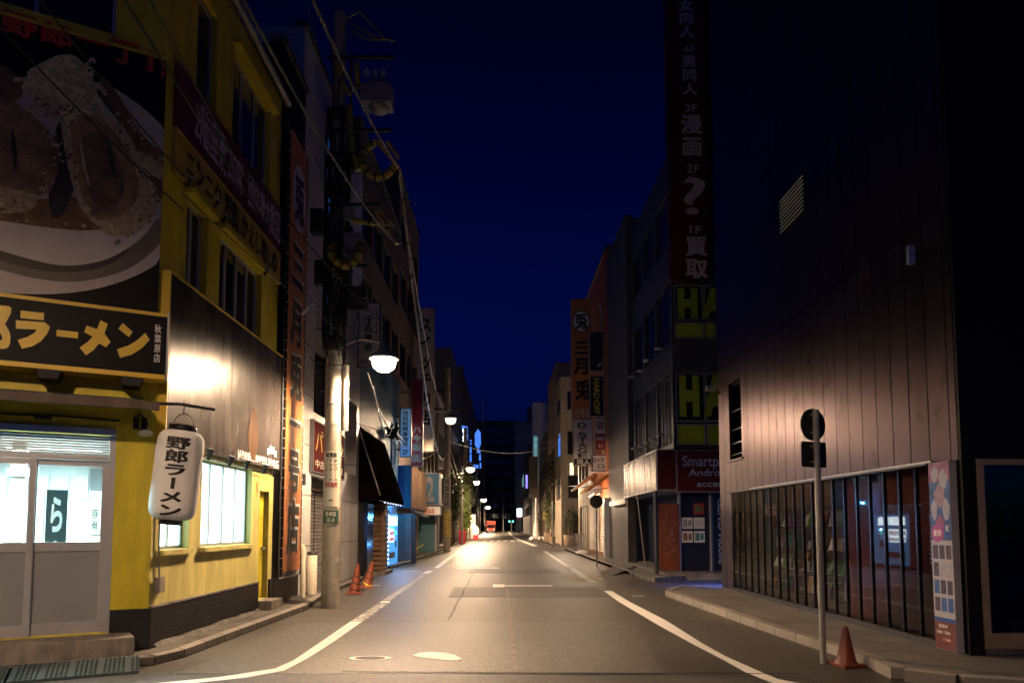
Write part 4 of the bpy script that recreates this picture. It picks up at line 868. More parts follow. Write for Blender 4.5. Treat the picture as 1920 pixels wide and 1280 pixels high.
# ================================================================== RIGHT: metal clad shop
XR = 5.55; SR = right(XR)
def metal_material():
    m = mat('brushed_dark_metal_cladding', (.125, .087, .10), .30, .95, var=.12, scale=1.2, bump=.015, bscale=3, stretch=(1, 1, .25), rvar=.06)
    n = m.node_tree.nodes; l = m.node_tree.links; p = n['Principled BSDF']
    tc = n.new('ShaderNodeTexCoord'); nz = n.new('ShaderNodeTexNoise'); nz.inputs['Scale'].default_value = 2.2; nz.inputs['Detail'].default_value = 9; nz.inputs['Roughness'].default_value = .7
    mp = n.new('ShaderNodeMapping'); mp.inputs['Scale'].default_value = (1, 1.2, .6); l.new(tc.outputs['Object'], mp.inputs[0]); l.new(mp.outputs[0], nz.inputs['Vector'])
    r = n.new('ShaderNodeValToRGB'); r.color_ramp.elements[0].position = .36; r.color_ramp.elements[1].position = .46; r.color_ramp.elements[0].color = (.55, .52, .5, 1); r.color_ramp.elements[1].color = (1, 1, 1, 1); l.new(nz.outputs['Fac'], r.inputs[0])
    src = p.inputs['Base Color'].links[0].from_socket; mx = n.new('ShaderNodeMix'); mx.data_type = 'RGBA'; mx.blend_type = 'MULTIPLY'; mx.inputs[0].default_value = 1
    l.new(src, mx.inputs[6]); l.new(r.outputs[0], mx.inputs[7]); l.new(mx.outputs[2], p.inputs['Base Color']); return m
M['metal'] = metal_material()
YF, YN = 17.3, 8.25
ms = thing('metal_clad_building', 'tall dark metal clad corner building with a long row of finned shop windows', 'building', (XR, 12.5, .12))
WB, WT = .25, 2.42; W0, W1 = 8.72, 16.35
# cladding in real panels with open seams
mb = MB(); pw = .405; y = YF
edges = []
while y > YN+.01:
    y2 = max(YN, y-pw); edges.append((y2, y)); y = y2
def clad(y0, y1, z0, z1):
    if z1-z0 > .02: mb.box(SR, -y1+.009, -y0-.009, z0, z1, -.06, 0)
for (y0, y1) in edges:
    lo = WT+.03
    if y0 > W1-.02: lo = .12
    rec = y0 >= 15.55 and y1 <= 16.75
    if rec: clad(y0, y1, lo, 3.22); clad(y0, y1, 5.08, 5.6)
    else: clad(y0, y1, lo, 5.6)
    clad(y0, y1, 5.615, 9.0); clad(y0, y1, 9.015, 12.6); clad(y0, y1, 12.615, 18)
mb.build('cladding', M['metal'], ms)
mb = MB()
mb.box(SR, -YF+.01, -YN-.01, 5.0, 18, -6, -.07); mb.box(SR, -YF+.01, -16.76, .12, 5.0, -6, -.07); mb.box(SR, -15.5, -YN-.01, WT+.35, 5.0, -6, -.07); mb.box(SR, -16.76, -15.5, WT+.35, 3.2, -6, -.07); mb.box(SR, -16.76, -15.5, 3.2, 5.0, -6, -1.2)
mb.build('wall', M['black'], ms)
mb = MB()
for z in (3.35, 3.62, 3.95, 4.4): mb.box(SR, -16.74, -15.56, z, z+.025, -.12, -.08)
mb.box(SR, -15.6, -15.56, 3.22, 5.05, -.09, .0); mb.build('balcony_rail', M['steel'], ms)
MB().box(SR, -16.75, -15.55, 3.18, 3.225, -.3, .05).build('balcony_sill', M['metal'], ms)
# window band
nb_ = 20; pitch = (W1-W0)/nb_
mb = MB()
for i in range(nb_+1):
    yy = W0+i*pitch; mb.box(SR, -yy-.017, -yy+.017, WB-.05, WT, -.02, .032)
fins = mb.build('window_fins', M['blackg'], ms)
mb = MB(); mb.box(SR, -W1-.05, -W0+.02, WT+.002, WT+.028, -.2, .12); mb.box(SR, -W1-.05, -W0+.02, .12, WB-.052, -.25, .06); mb.build('window_head', M['alud'], ms)
for i in range(nb_):
    y0, y1 = W0+i*pitch+.023, W0+(i+1)*pitch-.023
    o = MB().quad(SR.w(-y1, WB, .012), SR.w(-y0, WB, .012), SR.w(-y0, WT, .012), SR.w(-y1, WT, .012)).build('shop_window', M['glassd'], ms)
# tube light fixture strip (dark, dotted) along the head
tag(MB().box(SR, -15.1, -8.7, WT+.035, WT+.06, .02, .06).build('drip_rail', M['silver']), 'thin bright metal rail running above the finned windows', 'rail')
# interior room
mb = MB(); mb.box(SR, -16.4, -8.6, .13, .2, -3.6, -.25, 1)
mb.quad(SR.w(-16.4, .2, -3.6), SR.w(-8.6, .2, -3.6), SR.w(-8.6, 2.7, -3.6), SR.w(-16.4, 2.7, -3.6)); mb.quad(SR.w(-16.4, 2.7, -3.6), SR.w(-8.6, 2.7, -3.6), SR.w(-8.6, 2.7, -.1), SR.w(-16.4, 2.7, -.1)); mb.quad(SR.w(-16.4, .2, -3.6), SR.w(-16.4, 2.7, -3.6), SR.w(-16.4, 2.7, -.25), SR.w(-16.4, .2, -.25)); mb.quad(SR.w(-8.6, .2, -3.6), SR.w(-8.6, 2.7, -3.6), SR.w(-8.6, 2.7, -.25), SR.w(-8.6, .2, -.25))
mb.build('interior_room', [M['grey'], M['concd']], ms)
pt('added_shop_light', SR.w(-12.5, 2.5, -2.0), 70, (1, .75, .5), .3, ms)  # point light added to brighten the unlit room behind the fins
# shelves with packs
packm = [mat('pack_%s' % n_, c_, .35, var=.3, scale=8) for n_, c_ in (('grey', (.3, .3, .32)), ('brown', (.25, .13, .07)), ('white', (.6, .58, .55)), ('teal', (.05, .22, .22)), ('green', (.12, .25, .05)), ('violet', (.15, .08, .22)), ('tan', (.4, .28, .15)))]
rs = random.Random(8)
ords = ['far end', 'second from the far end', 'middle', 'second from the entrance', 'entrance end']
for k in range(5):
    y0 = 15.6-k*1.5; t = thing('display_rack', 'shop display rack of mixed packs behind the finned windows, %s' % ords[k], 'rack', SR.w(-y0+.6, .2, -.8), 'display racks behind the shop windows')
    mb = MB()
    for z in (.28, .72, 1.15, 1.6, 2.0): mb.box(SR, -y0, -y0+1.3, z, z+.03, -1.0, -.55)
    for a in (0, 1.27): mb.box(SR, -y0+a, -y0+a+.03, .2, 2.1, -1.0, -.97)
    mb.build('shelves', M['alud'], t)
    for z in (.31, .75, 1.18, 1.63):
        a = .05
        while a < 1.15:
            wd, hh, dp = rs.uniform(.08, .2), rs.uniform(.14, .34), rs.uniform(.05, .2); lean = rs.uniform(0, .12)
            c0 = -.58-rs.uniform(0, .1)
            MB().add([SR.w(-y0+a, z, c0), SR.w(-y0+a+wd, z, c0), SR.w(-y0+a+wd, z, c0-dp), SR.w(-y0+a, z, c0-dp), SR.w(-y0+a, z+hh, c0-lean), SR.w(-y0+a+wd, z+hh, c0-lean), SR.w(-y0+a+wd, z+hh, c0-lean-dp), SR.w(-y0+a, z+hh, c0-lean-dp)], [(0,1,2,3),(4,5,6,7),(0,1,5,4),(1,2,6,5),(2,3,7,6),(3,0,4,7)]).build('pack', rs.choice(packm), t)
            a += wd+rs.uniform(.01, .08)
# near end face (entrance side): black wall, framed glass door
FN = front(8.2)
mb = MB(); mb.box(FN, XR+.002, 5.72, .12, 18, -.045, 0); mb.box(FN, 5.72, 9, 2.46, 18, -.5, 0); mb.build('entrance_wall', M['black'], ms)
mb = MB(); mb.box(FN, 5.722, 5.80, .2, 2.45, -.1, .02); mb.box(FN, 5.80, 9, 2.38, 2.45, -.1, .018); mb.box(FN, 5.80, 9, .2, .38, -.1, .018); mb.box(FN, 7.0, 7.1, .38, 2.38, -.1, .018)
ed = mb.build('entrance_door', mat('bronze_door_frame', (.40, .30, .20), .4, .3, var=.05), ms)
MB().quad(FN.w(5.80, .38, -.05), FN.w(7.0, .38, -.05), FN.w(7.0, 2.38, -.05), FN.w(5.80, 2.38, -.05)).quad(FN.w(7.1, .38, -.05), FN.w(9, .38, -.05), FN.w(9, 2.38, -.05), FN.w(7.1, 2.38, -.05)).build('pane', M['glassd'], ed)
mb = MB(); mb.box(FN, 5.75, 9, .13, 3, -3.2, -3.1); MB().box(FN, 5.75, 9, .13, .198, -3.1, -.0).build('door_sill', M['concd'], ms); mb.box(FN, 5.73, 5.76, .2, 3, -3.1, -.12); mb.build('lobby', M['lobbyw'], ms); pt('added_lobby_light', FN.w(7.2, 2.4, -1.6), 22, (1, .5, .35), .05, ms)  # point light added inside to lift the red lobby walls
ls = thing('standing_sign', 'blank beige sign on a thin stand behind the entrance glass', 'sign', FN.w(6.2, .2, -.6)); MB().box(FN, 6.46, 7.0, .68, .95, -.62, -.6).build('board', M['shutter'], ls); MB().box(FN, 6.6, 6.63, .2, .68, -.62, -.6).build('stand', M['shutter'], ls)
sb = sign('cornice', 'thin unlit dark cornice', FN, 5.56, 5.6, 8, 8.2, 0.001, .02, M['black'], M['black']) if False else None
# louvre, small lamp, camera
lv = thing('wall_louvre', 'slanted bank of pale louvre blades high on the dark wall', 'louvre', SR.w(-13, 7.6, .03)); mb = MB()
a0_, zt = SR.at(1464, 400, 0); a1_b, zb = SR.at(1508, 358, 0)
for i in range(9):
    z = 7.42+i*.078; mb.box(SR, a0_, a1_b, z, z+.014, .012, .03)
mb.build('blades', M['whitet'], lv); MB().box(SR, a0_-.04, a1_b+.04, 7.36, 8.12, .001, .012).build('backing', M['black'], lv)
def fixt(px, py, label):
    a, z = SR.at(px, py, .3); t = thing('wall_lamp', label, 'lamp', SR.w(a, z, .3)); MB().box(SR, a-.03, a+.03, z-.12, z+.12, .25, .33).build('head', M['silver'], t); MB().tube([SR.w(a, z, .25), SR.w(a, z, 0)], .015).build('arm', M['blackm'], t)
fixt(1706, 478, 'small unlit wall lamp on a stalk high on the dark metal wall')
a, z = SR.at(1357, 714, .2); cm = thing('security_camera', 'small pale security camera at the far top corner of the balcony opening', 'camera', SR.w(-17.1, z, .2)); MB().box(SR, -17.2, -17.05, z-.06, z+.06, .05, .35).build('housing', M['steel'], cm, bevel=.01); MB().tube([SR.w(-17.12, z-.05, .1), SR.w(-17.12, z-.14, -.01)], .02).build('bracket', M['blackm'], cm)
# poster column
pp = thing('window_poster', 'tall blue and pink printed poster on the end window bay with rows of product pictures', 'poster', SR.w(-8.5, .2, .1))
PA0, PA1 = -8.70, -8.30
MB().box(SR, PA0, PA1, .13, 2.44, .0, .09).build('panel', M['posterbase'], pp)
pc_ = [mat('print_blue', (.04, .12, .36), .4, var=.5, scale=9), mat('print_pink', (.30, .10, .26), .4, var=.35, scale=6), mat('print_pale', (.36, .36, .46), .4, var=.2, scale=14), mat('print_maroon', (.16, .05, .05), .4, var=.1), mat('print_deep_blue', (.02, .08, .32), .4, var=.1), mat('print_magenta', (.42, .08, .32), .4, var=.1), mat('print_dark', (.07, .05, .10), .4, var=.6, scale=20), mat('print_peach', (.34, .22, .32), .4, var=.3, scale=16)]
def fld(name, a0, a1, b0, b1, m, w_): MB().box(SR, a0, a1, b0, b1, .0905, w_).build(name, m, pp)
fld('upper_picture', PA0+.003, PA1-.003, 1.47, 2.435, pc_[0], .092); fld('sky_field', PA0+.003, PA1-.003, 2.2, 2.435, pc_[1], .0935)
def blob(name, a, z, ra, rz, m, w_, n=22, jag=.12): MB().poly([SR.w(a+ra*math.cos(t)*(1+jag*math.sin(5*t)), z+rz*math.sin(t)*(1+jag*math.cos(4*t)), w_) for t in [2*math.pi*i/n for i in range(n)]]).build(name, m, pp)
blob('swirl', -8.58, 2.3, .07, .1, pc_[2], .0945); blob('swirl', -8.42, 2.22, .08, .12, pc_[2], .0948); blob('swirl', -8.5, 2.02, .1, .13, pc_[7], .0952); blob('swirl', -8.61, 1.85, .06, .12, pc_[2], .0955); blob('swirl', -8.38, 1.85, .07, .13, pc_[2], .0957); blob('swirl', -8.5, 1.68, .08, .1, pc_[1], .0959)
blob('badge', -8.56, 1.56, .12, .11, pc_[5], .097, jag=0); blob('badge', -8.37, 1.62, .05, .1, pc_[4], .0972, jag=0)
letters(pp, SR, '夏祭', -8.64, -8.48, 1.52, 1.6, .0975, M['whitet']); letters(pp, SR, '限定', -8.40, -8.34, 1.58, 1.66, .0975, M['whitet'])
for r_ in range(4):
    for c_ in range(3): fld('product_picture', PA0+.03+c_*.125, PA0+.125+c_*.125, 1.24-r_*.215, 1.41-r_*.215, rs.choice([pc_[6], pc_[2], pc_[7], pc_[6], pc_[0]]), .093)
fld('blue_strip', PA0+.003, PA1-.003, .47, .52, pc_[4], .093); fld('footer', PA0+.003, PA1-.003, .135, .47, pc_[3], .0925)
letters(pp, SR, '発売中', -8.62, -8.45, .39, .44, .094, M['whitet']); letters(pp, SR, '店頭にて配布', -8.66, -8.40, .32, .36, .094, M['whitet']); fld('red_label', -8.56, -8.38, .235, .275, M['redb'], .0945); letters(pp, SR, 'ご予約', -8.54, -8.40, .24, .27, .096, M['whitet'])

# sign pole and cone on the right
p = gz(1544, 1243, .0); sp_ = thing('road_sign_pole', 'leaning-grey tube pole carrying the black backs of a round and a square sign', 'road sign', (p.x, p.y, 0))
top = gy(1536, 768, p.y); MB().tube([(p.x, p.y, 0), (p.x, p.y, top.z)], .037, 14).build('pole', M['steel'], sp_)
a_ = R(22); fr = Fr((p.x, p.y, 0), (math.cos(a_), math.sin(a_), 0), (math.sin(a_), -math.cos(a_), 0))
c_ = gy(1540, 795, p.y).z; MB().prism([fr.w(.0+.20*math.cos(t), c_+.20*math.sin(t), -.055) for t in [2*math.pi*i/32 for i in range(32)]], fr.n*.012).build('round_sign', M['blackm'], sp_)
c2 = gy(1541, 851, p.y).z; s_ = .2; pts = []
for (x, y, a0) in ((1, 1, 0), (-1, 1, 90), (-1, -1, 180), (1, -1, 270)):
    for k in range(4): t = R(a0+k*30); pts.append(fr.w(x*(s_-.03)+.03*math.cos(t), c2+y*(.158-.03)+.03*math.sin(t), -.055))
MB().prism(pts, fr.n*.012).build('square_sign', M['blackm'], sp_)
mb = MB()
for z in (c_-.1, c_+.12, c2-.09, c2+.1): mb.lathe([(.042, z-.015), (.042, z+.015)], (p.x, p.y, 0), (0, 0, 1), 14); mb.box(fr, -.06, .06, z-.012, z+.012, -.05, -.036)
mb.build('clamp', M['steel'], sp_)
def cone(px, py, label, stripes=False, h=.62, tilt=0, flatm=None, z=0.0, q=1.0):
    p = gz(px, py, z); t = thing('traffic_cone', label, 'traffic cone', (p.x, p.y, z), 'traffic cones')
    ax = Vector((math.sin(tilt), 0, math.cos(tilt)))
    MB().box(Fr((p.x, p.y, z), (1, .25, 0), (.25, -1, 0)), -.19*q, .19*q, .0, .035, -.19*q, .19*q).build('base', M['cone'], t, bevel=.01)
    MB().lathe([(.16*q, .03), (.135*q, .07), (.035, h-.02), (.028, h), (0, h+.005)], (p.x, p.y, z), ax, 24).build('body', M['cone'], t)
    if stripes:
        def rr(q): return .135+(.035-.135)*(q-.07)/(h-.09)+.003
        for j in range(3):
            z0 = .12+j*.16; mb = MB(); 
            x_ = ax.orthogonal().normalized(); y_ = ax.cross(x_); n = 20; vs = []
            for k in range(n+1):
                a = 2*math.pi*k/n
                for dz in (0, .03):
                    q = z0+.05*math.sin(a)+dz; vs.append(Vector((p.x, p.y, z))+ax*q+(x_*math.cos(a)+y_*math.sin(a))*rr(q))
            mb.add(vs, [(2*k, 2*k+1, 2*k+3, 2*k+2) for k in range(n)], 0, True); mb.build('tape_stripe', M['blackt'] if j != 0 or stripes == 1 else M['coney'], t)
    return t
cone(1587, 1247, 'plain orange cone at the kerb by the sign pole', h=.46, q=.8)
cone(664, 1112, 'orange cone with black stripes nearest the near pole', 1, .72, .12); cone(687, 1101, 'orange cone with black and yellow tape, farther from the near pole', 2, .72, .22)

# ================================================================== RIGHT: corner electronics shop
XC = 5.46; YC = 21.5; FC = front(YC); SC = right(XC)
cs = thing('corner_shop_building', 'grey corner building with blue and yellow-green window lettering', 'building', (7.5, 24, 0))
gm = mat('blue_grey_panels', (.075, .078, .095), .5, .1, var=.08, dirt=.2)
fh = [(5.56,6.48,8.22,9.36,1,1,M['navy']),(6.52,7.44,8.22,9.36,1,1,M['navy']),(7.48,8.4,8.22,9.36,1,1,M['navy']),(5.56,6.48,4.95,6.5,1,1,M['navy']),(6.52,7.44,4.95,6.5,1,1,M['navy']),(7.48,8.4,4.95,6.5,1,1,M['navy']),(5.56,6.48,7.62,8.14,1,1,M['ygreen']),(6.52,7.44,7.62,8.14,1,1,M['ygreen']),(5.56,6.48,4.2,4.85,1,1,M['ygreen']),(6.52,7.44,4.2,4.85,1,1,M['ygreen'])]
mb = MB(); holed(mb, FC, XC, 12, 2.7, 13.8, [h[:4] for h in fh], .05)
sh = []
for (b0, b1) in ((4.25, 6.7), (7.6, 9.6), (10.9, 12.6)):
    for (y0, y1) in ((21.75, 23.6), (23.9, 25.6), (25.9, 27.6)): sh.append((-y1, -y0, b0, b1, 3, 1, M['curtain'] if b0 < 5 else M['darkglass']))
holed(mb, SC, -28, -YC, 2.7, 13.8, [h[:4] for h in sh], .1)
mb.quad((XC, YC, 13.8), (12, YC, 13.8), (12, 28, 13.8), (XC, 28, 13.8)); mb.quad((12, YC, 0), (12, YC, 13.8), (12, 28, 13.8), (12, 28, 0)); mb.quad((XC, 28, 0), (12, 28, 0), (12, 28, 13.8), (XC, 28, 13.8)); mb.quad((XC, YC, 2.7), (12, YC, 2.7), (12, 28, 2.7), (XC, 28, 2.7))
mb.build('wall', gm, cs)
for h in fh: window(cs, FC, *h[:4], -.045, 1, 1, M['silver'], h[6], .03)
for h in sh: window(cs, SC, *h[:4], -.095, 4, 1, M['alud'], h[6], .05)
for zz in (7.2, 10.6): MB().box(SC, -28, -YC+.03, zz, zz+.05, .002, .03).build('floor_seam', M['alud'], cs)
for (z0, z1) in ((8.35, 9.2), (5.2, 6.35)):
    for c_, x0, x1 in (('H', 5.66, 6.3), ('A', 6.42, 7.2), ('R', 7.3, 8.0), ('D', 8.15, 8.9)): letters(cs, FC, c_, x0, x1, z0, z1, .02, M['ygreen'], bold=.075)
# ground floor
mb = MB(); mb.box(FC, 5.0, 12, 0, .22, -6.5, .6); mb.build('plinth', M['conc'], cs)
mb = MB(); mb.box(FC, 5.62, 12, .22, 2.7, -.35, -.3); mb.box(SC, -28, -22.0, .22, 2.7, -.6, -.5); mb.build('shop_wall', M['navy'], cs)
shutter(cs, front(YC+.15), 4.98, 5.62, .25, 2.35, .0, M['shutterr'], 'red_shutter', .07)
# loose pale graffiti scrawl
mb = MB(); rs2 = random.Random(3)
for k in range(5):
    pts = [(5.05+rs2.random()*.5, 2.0-k*.25-.1*j+rs2.uniform(-.15, .15), .03) for j in range(5)]
    mb.tube([front(YC+.15).w(a, b, c) for a, b, c in pts], .006, 4)
mb.build('graffiti', M['shutter'], cs)
mb = MB(); mb.box(FC, 5.62, 5.7, .22, 2.7, -.28, -.2); mb.box(FC, 6.62, 6.66, .22, 2.7, -.29, -.2); mb.build('mullion', M['silver'], cs)
MB().box(front(26.9), 4.98, 5.3, .2, 2.75, -.2, 0).build('side_pier', M['greyd'], cs)
MB().prism([(5.15, 24.6, .1), (5.19, 24.6, .1), (4.92, 24.6, 2.76), (4.88, 24.6, 2.76)], (0, .05, 0)).build('slanted_post', M['steel'], cs)
fx = thing('shop_fascia_box', 'projecting brown fascia box glaring with lamp reflections', 'fascia', (5, 24, 2.76)); gbm = mat('glossy_brown_fascia', (.085, .03, .02), .27, .0, var=.15, scale=2, stretch=(1, 3, .08), rvar=.04, spec=.35, bump=.12, bscale=6)
MB().box(right(4.86), -27, -21.28, 2.78, 4.0, -.58, 0).build('box', gbm, fx); MB().box(right(4.86), -27.02, -21.26, 2.74, 2.778, -.6, .02).box(right(4.86), -27.02, -21.26, 4.003, 4.04, -.6, .02).box(right(4.86), -21.29, -21.26, 2.78, 4.0, -.02, .02).build('edge_trim', M['silver'], fx)
MB().box(front(21.28), 4.9, 5.44, 2.8, 3.98, .002, .02).build('end_panel', M['red'], fx)
sign('shop_fascia', 'dark red fascia with pale blue phone shop words over the corner shop front', front(21.25), 5.47, 10, 2.72, 3.98, -.22, 0, M['red'], M['steel'], [('Smartphone', 5.66, 7.6, 3.5, 3.84, M['bluet'], dict(bold=.012)), ('Android', 5.85, 7.1, 3.2, 3.42, M['bluet'], dict(bold=.012)), ('accessory', 6.1, 7.6, 2.86, 3.06, M['bluet'], dict(bold=.012))])
sign('vertical_sign', 'tall navy panel with GENO Mobile written sideways', FC, 6.68, 8.2, .25, 2.65, -.19, -.12, M['navy'], M['bluep'], [('GENO Mobile', 6.85, 7.08, .45, 2.5, M['bluet'], dict(rot=90, bold=.012))])
for i, (x0, z0) in enumerate(((5.74, 1.55), (5.74, 1.12), (6.12, 1.55), (6.12, 1.12), (6.12, 2.0))):
    t = thing('window_notice', ['upper left', 'lower left', 'upper right', 'lower right', 'topmost dark red'][i]+' small printed notice in the navy shop window', 'notice', FC.w(x0, z0, -.25), 'notices in the corner shop window')
    MB().box(FC, x0, x0+.34, z0, z0+.36, -.27, -.25).build('sheet', M['white'] if i < 4 else M['redb'], t); MB().box(FC, x0+.04, x0+.17, z0+.06, z0+.3, -.249, -.245).box(FC, x0+.2, x0+.3, z0+.08, z0+.28, -.249, -.245).build('print', packm[i], t)
def post(px, py, top, label, m, r=.05):
    p = gz(px, py, .0); return tag(MB().tube([(p.x, p.y, 0), (p.x, p.y, top)], r, 12).lathe([(r*1.8, 0), (r*1.8, .02), (0, .02)], (p.x, p.y, 0), (0, 0, 1), 12).build('steel_post', m), label, 'post')
post(1231, 1083, 2.76, 'black steel post holding up the fascia corner', M['alud'], .07); post(1290, 1081, 2.72, 'black steel post under the red phone shop fascia', M['blackm'], .07)
# steps, ramp
tag(MB().prism([(*q, .0) for q in pxy([(1180,1078),(1228,1091),(1362,1082),(1362,1068),(1262,1066),(1200,1064)], 0)], (0, 0, .13)).build('kerb_step', M['conc']), 'low concrete step at the foot of the corner shop', 'step')
rp = pxy([(1128,1072),(1150,1079),(1203,1066),(1178,1058)], 0); tag(MB().add([(*rp[0], .01), (*rp[1], .01), (*rp[2], .22), (*rp[3], .22), (*rp[0], .0), (*rp[1], .0), (*rp[2], .0), (*rp[3], .0)], [(0,1,2,3),(4,5,6,7),(0,1,5,4),(1,2,6,5),(2,3,7,6),(3,0,4,7)]).build('kerb_ramp', M['concd']), 'small sloping kerb ramp beside the round sign pole', 'ramp')
# spotlights along window sills
for i, (x, y) in enumerate([(1186, 706), (1201, 695), (1214, 676), (1236, 653)]): 
    p = gx(x, y, 5.1); t = thing('arm_lamp', 'arm lamp on the third floor, %s from the street end' % ['first', 'second', 'third', 'fourth'][i], 'lamp', p, 'arm lamps on the grey corner building'); MB().lathe([(0, .06), (.14, .05), (.17, -.02), (0, -.03)], p, (0, 0, 1), 12).build('shade', M['steel'], t); MB().tube([p, (5.45, p.y, p.z-.15)], .015).build('arm', M['alud'], t)
for i, (x, y) in enumerate([(1190, 841), (1203, 836), (1213, 830), (1224, 824), (1238, 815)]):
    p = gx(x, y, 5.0); t = thing('arm_lamp', 'arm lamp over the brown fascia, %s from the street end' % ['first', 'second', 'third', 'fourth', 'fifth'][i], 'lamp', p, 'arm lamps on the grey corner building'); MB().lathe([(0, .06), (.12, .05), (.15, -.02), (0, -.03)], p, (0, 0, 1), 12).build('shade', M['steel'], t); MB().tube([p, (5.45, p.y, p.z-.1)], .015).build('arm', M['alud'], t)
# blank tower wall behind the guide
MB().box(front(21.52), 5.9, 7.2, 13.95, 20.5, -.4, 0).build('sign_tower', M['black'], cs)
# the tall red floor guide
F = front(21.2)
rg = sign('floor_guide_sign', 'towering dark red floor guide of grey characters at the corner of the grey building', F, 5.38, 6.62, 9.48, 19.4, -.35, 0, M['red'], M['red'], [], brackets=None)
for body, x0, x1, z0, z1, v in (('女同人', 5.72, 6.18, 16.85, 18.5, True), ('4F', 5.78, 6.12, 16.38, 16.62, False), ('男同人', 5.73, 6.2, 14.85, 16.3, True), ('3F', 5.76, 6.14, 14.3, 14.55, False), ('漫画', 5.66, 6.34, 12.95-.1, 14.2, True), ('2F', 5.8, 6.15, 12.35, 12.62, False), ('?', 5.7, 6.38, 11.0+.3, 12.25, False), ('1F', 5.88, 6.2, 10.42+1.8+.0 if False else 0, 0, False), ('買取', 0, 0, 0, 0, True)):
    pass
def gt(body, pxa, pya, pxb, pyb, v=False):
    a0, z1 = F.at(pxa, pya); a1, z0 = F.at(pxb, pyb); letters(rg, F, body, a0, a1, z0, z1, .002, M['gl'], vertical=v, bold=.04 if cjk(body) else .012)
M['gl'] = mat('grey_sign_letter', (.75, .66, .66), .5, var=.05)
gt('女同人', 1272, -2, 1302, 72, True); gt('4F', 1281, 86, 1303, 100); gt('男同人', 1278, 102, 1308, 180, True); gt('3F', 1284, 196, 1307, 210); gt('漫画', 1276, 212, 1318, 295, True); gt('2F', 1288, 308, 1311, 324); gt('?', 1280, 331, 1324, 402); gt('1F', 1293, 423, 1315, 438); gt('買取', 1284, 440, 1328, 524, True)
# blue glow in the side street comes from a drinks machine against the metal building's end wall
v2 = thing('vending_machine', 'blue drinks machine standing round the corner in the side street', 'vending machine', (8.0, 17.8, .12)); FB = Fr((0, 17.75, 0), (-1, 0, 0), (0, 1, 0))
MB().box(FB, -8.4, -7.4, .13, 1.95, -.3, .3).build('cabinet', M['bluew'], v2, bevel=.02); MB().box(FB, -8.36, -7.44, .6, 1.9, .302, .31).build('lit_front', M['bluespot'], v2)
q_ = pt('machine_light', (6.2, 18.6, 1.5), 260, (.02, .16, 1), .15, v2, 'SPOT'); q_.data.spot_size = R(120); q_.data.spot_blend = .4; q_.data.shadow_soft_size = .2

# ================================================================== RIGHT: beyond
tw_ = thing('stair_tower', 'plain dark grey stair tower behind the corner building', 'building', (5.4, 30, 0)); facade(tw_, right(5.25), -33.2, -28.02, 14.6, M['greyd'], [], 9); 
mb = MB(); FT = front(28.0); mb.box(FT, 5.06, 5.24, 2.55, 2.75, -4, .02); mb.build('string_course', M['steel'], tw_)
ow = thing('orange_building', 'orange walled building with an arched window and a cream shutter', 'building', (5.3, 37, 0)); SO = right(5.25)
facade(ow, SO, -41, -33.22, 15.5, M['orangewall'], [(-40.5,-38.8,.2,2.9,1,1,M['shutter']),(-38.4,-36.6,.2,2.9,1,1,M['shutter']),(-36.2,-34.2,.2,2.9,1,1,M['shutter'])], 9, parapet=True)
mb = MB(); F = front(37.2)
mb2 = MB(); pts = [SO.w(-35.6+.9*math.cos(t), 12.0+1.4*math.sin(t), .02) for t in [i*math.pi/14 for i in range(15)]]; pts = [SO.w(-34.7, 5.2, .02)]+pts+[SO.w(-36.5, 5.2, .02)]
mb2.prism(pts, SO.n*.03); mb2.build('arched_panel', M['white'], ow); pts = [SO.w(-35.6+.72*math.cos(t), 12.0+1.2*math.sin(t), .06) for t in [i*math.pi/14 for i in range(15)]]; pts = [SO.w(-34.88, 5.2, .06)]+pts+[SO.w(-36.32, 5.2, .06)]; MB().prism(pts, SO.n*.02).build('arched_face', M['orangewall'], ow)
for k, (y0, y1) in enumerate(((38.85, 40.45), (36.65, 38.35), (34.25, 36.15))): shutter(ow, SO, -y1, -y0, .25, 2.85, .02, M['shutter'])
MB().box(front(33.2), 5.0, 5.24, .1, 3.0, -.3, .0).build('white_pillar', M['white'], ow)
for k, (y0, y1, z) in enumerate(((33.4, 36.5, 3.9), (38, 41, 4.3))):
    aw_ = thing('orange_awning', ['near', 'far'][k]+' slanted orange awning under the projecting signs', 'awning', (5.0, y0, 3)); MB().prism([(5.24, y0, z+.3), (4.2, y0, z-.5), (4.2, y0, z-.62), (5.24, y0, z+.1)], (0, y1-y0, 0)).build('canopy', M['awno'], aw_); MB().tube([(5.24, y0+.05, z-.4), (4.3, y0+.05, z-.55)], .02).build('stay', M['alud'], aw_)
# pipes with lamp heads by the shutters
def bulbs(name, label, pts, m, arm, cat='lamp', r=.06):
    t = thing(name, label, cat, pts[0]); mb = MB()
    for p in pts: mb.lathe([(0, -r), (r*.8, -r*.5), (r, 0), (r*.8, r*.5), (0, r)], p, (0, 0, 1), 8)
    mb.build('bulbs', m, t); mb = MB(); mb.tube(arm, .02); mb.build('arm', M['alud'], t); return t
bulbs('lamp_cluster', 'cluster of small glinting lamps on a curved arm over the cream shutters', [(4.55+.1*i, 35.2, 3.15+.07*(i % 3)) for i in range(6)], M['clip'], [(5.2, 35.4, 3.4), (4.4, 35.2, 3.3)])
pt('added_canopy_light', (4.5, 34.6, 2.9), 170, (1, .72, .45), .1, ow)  # bare light added under the awning to brighten the shutters
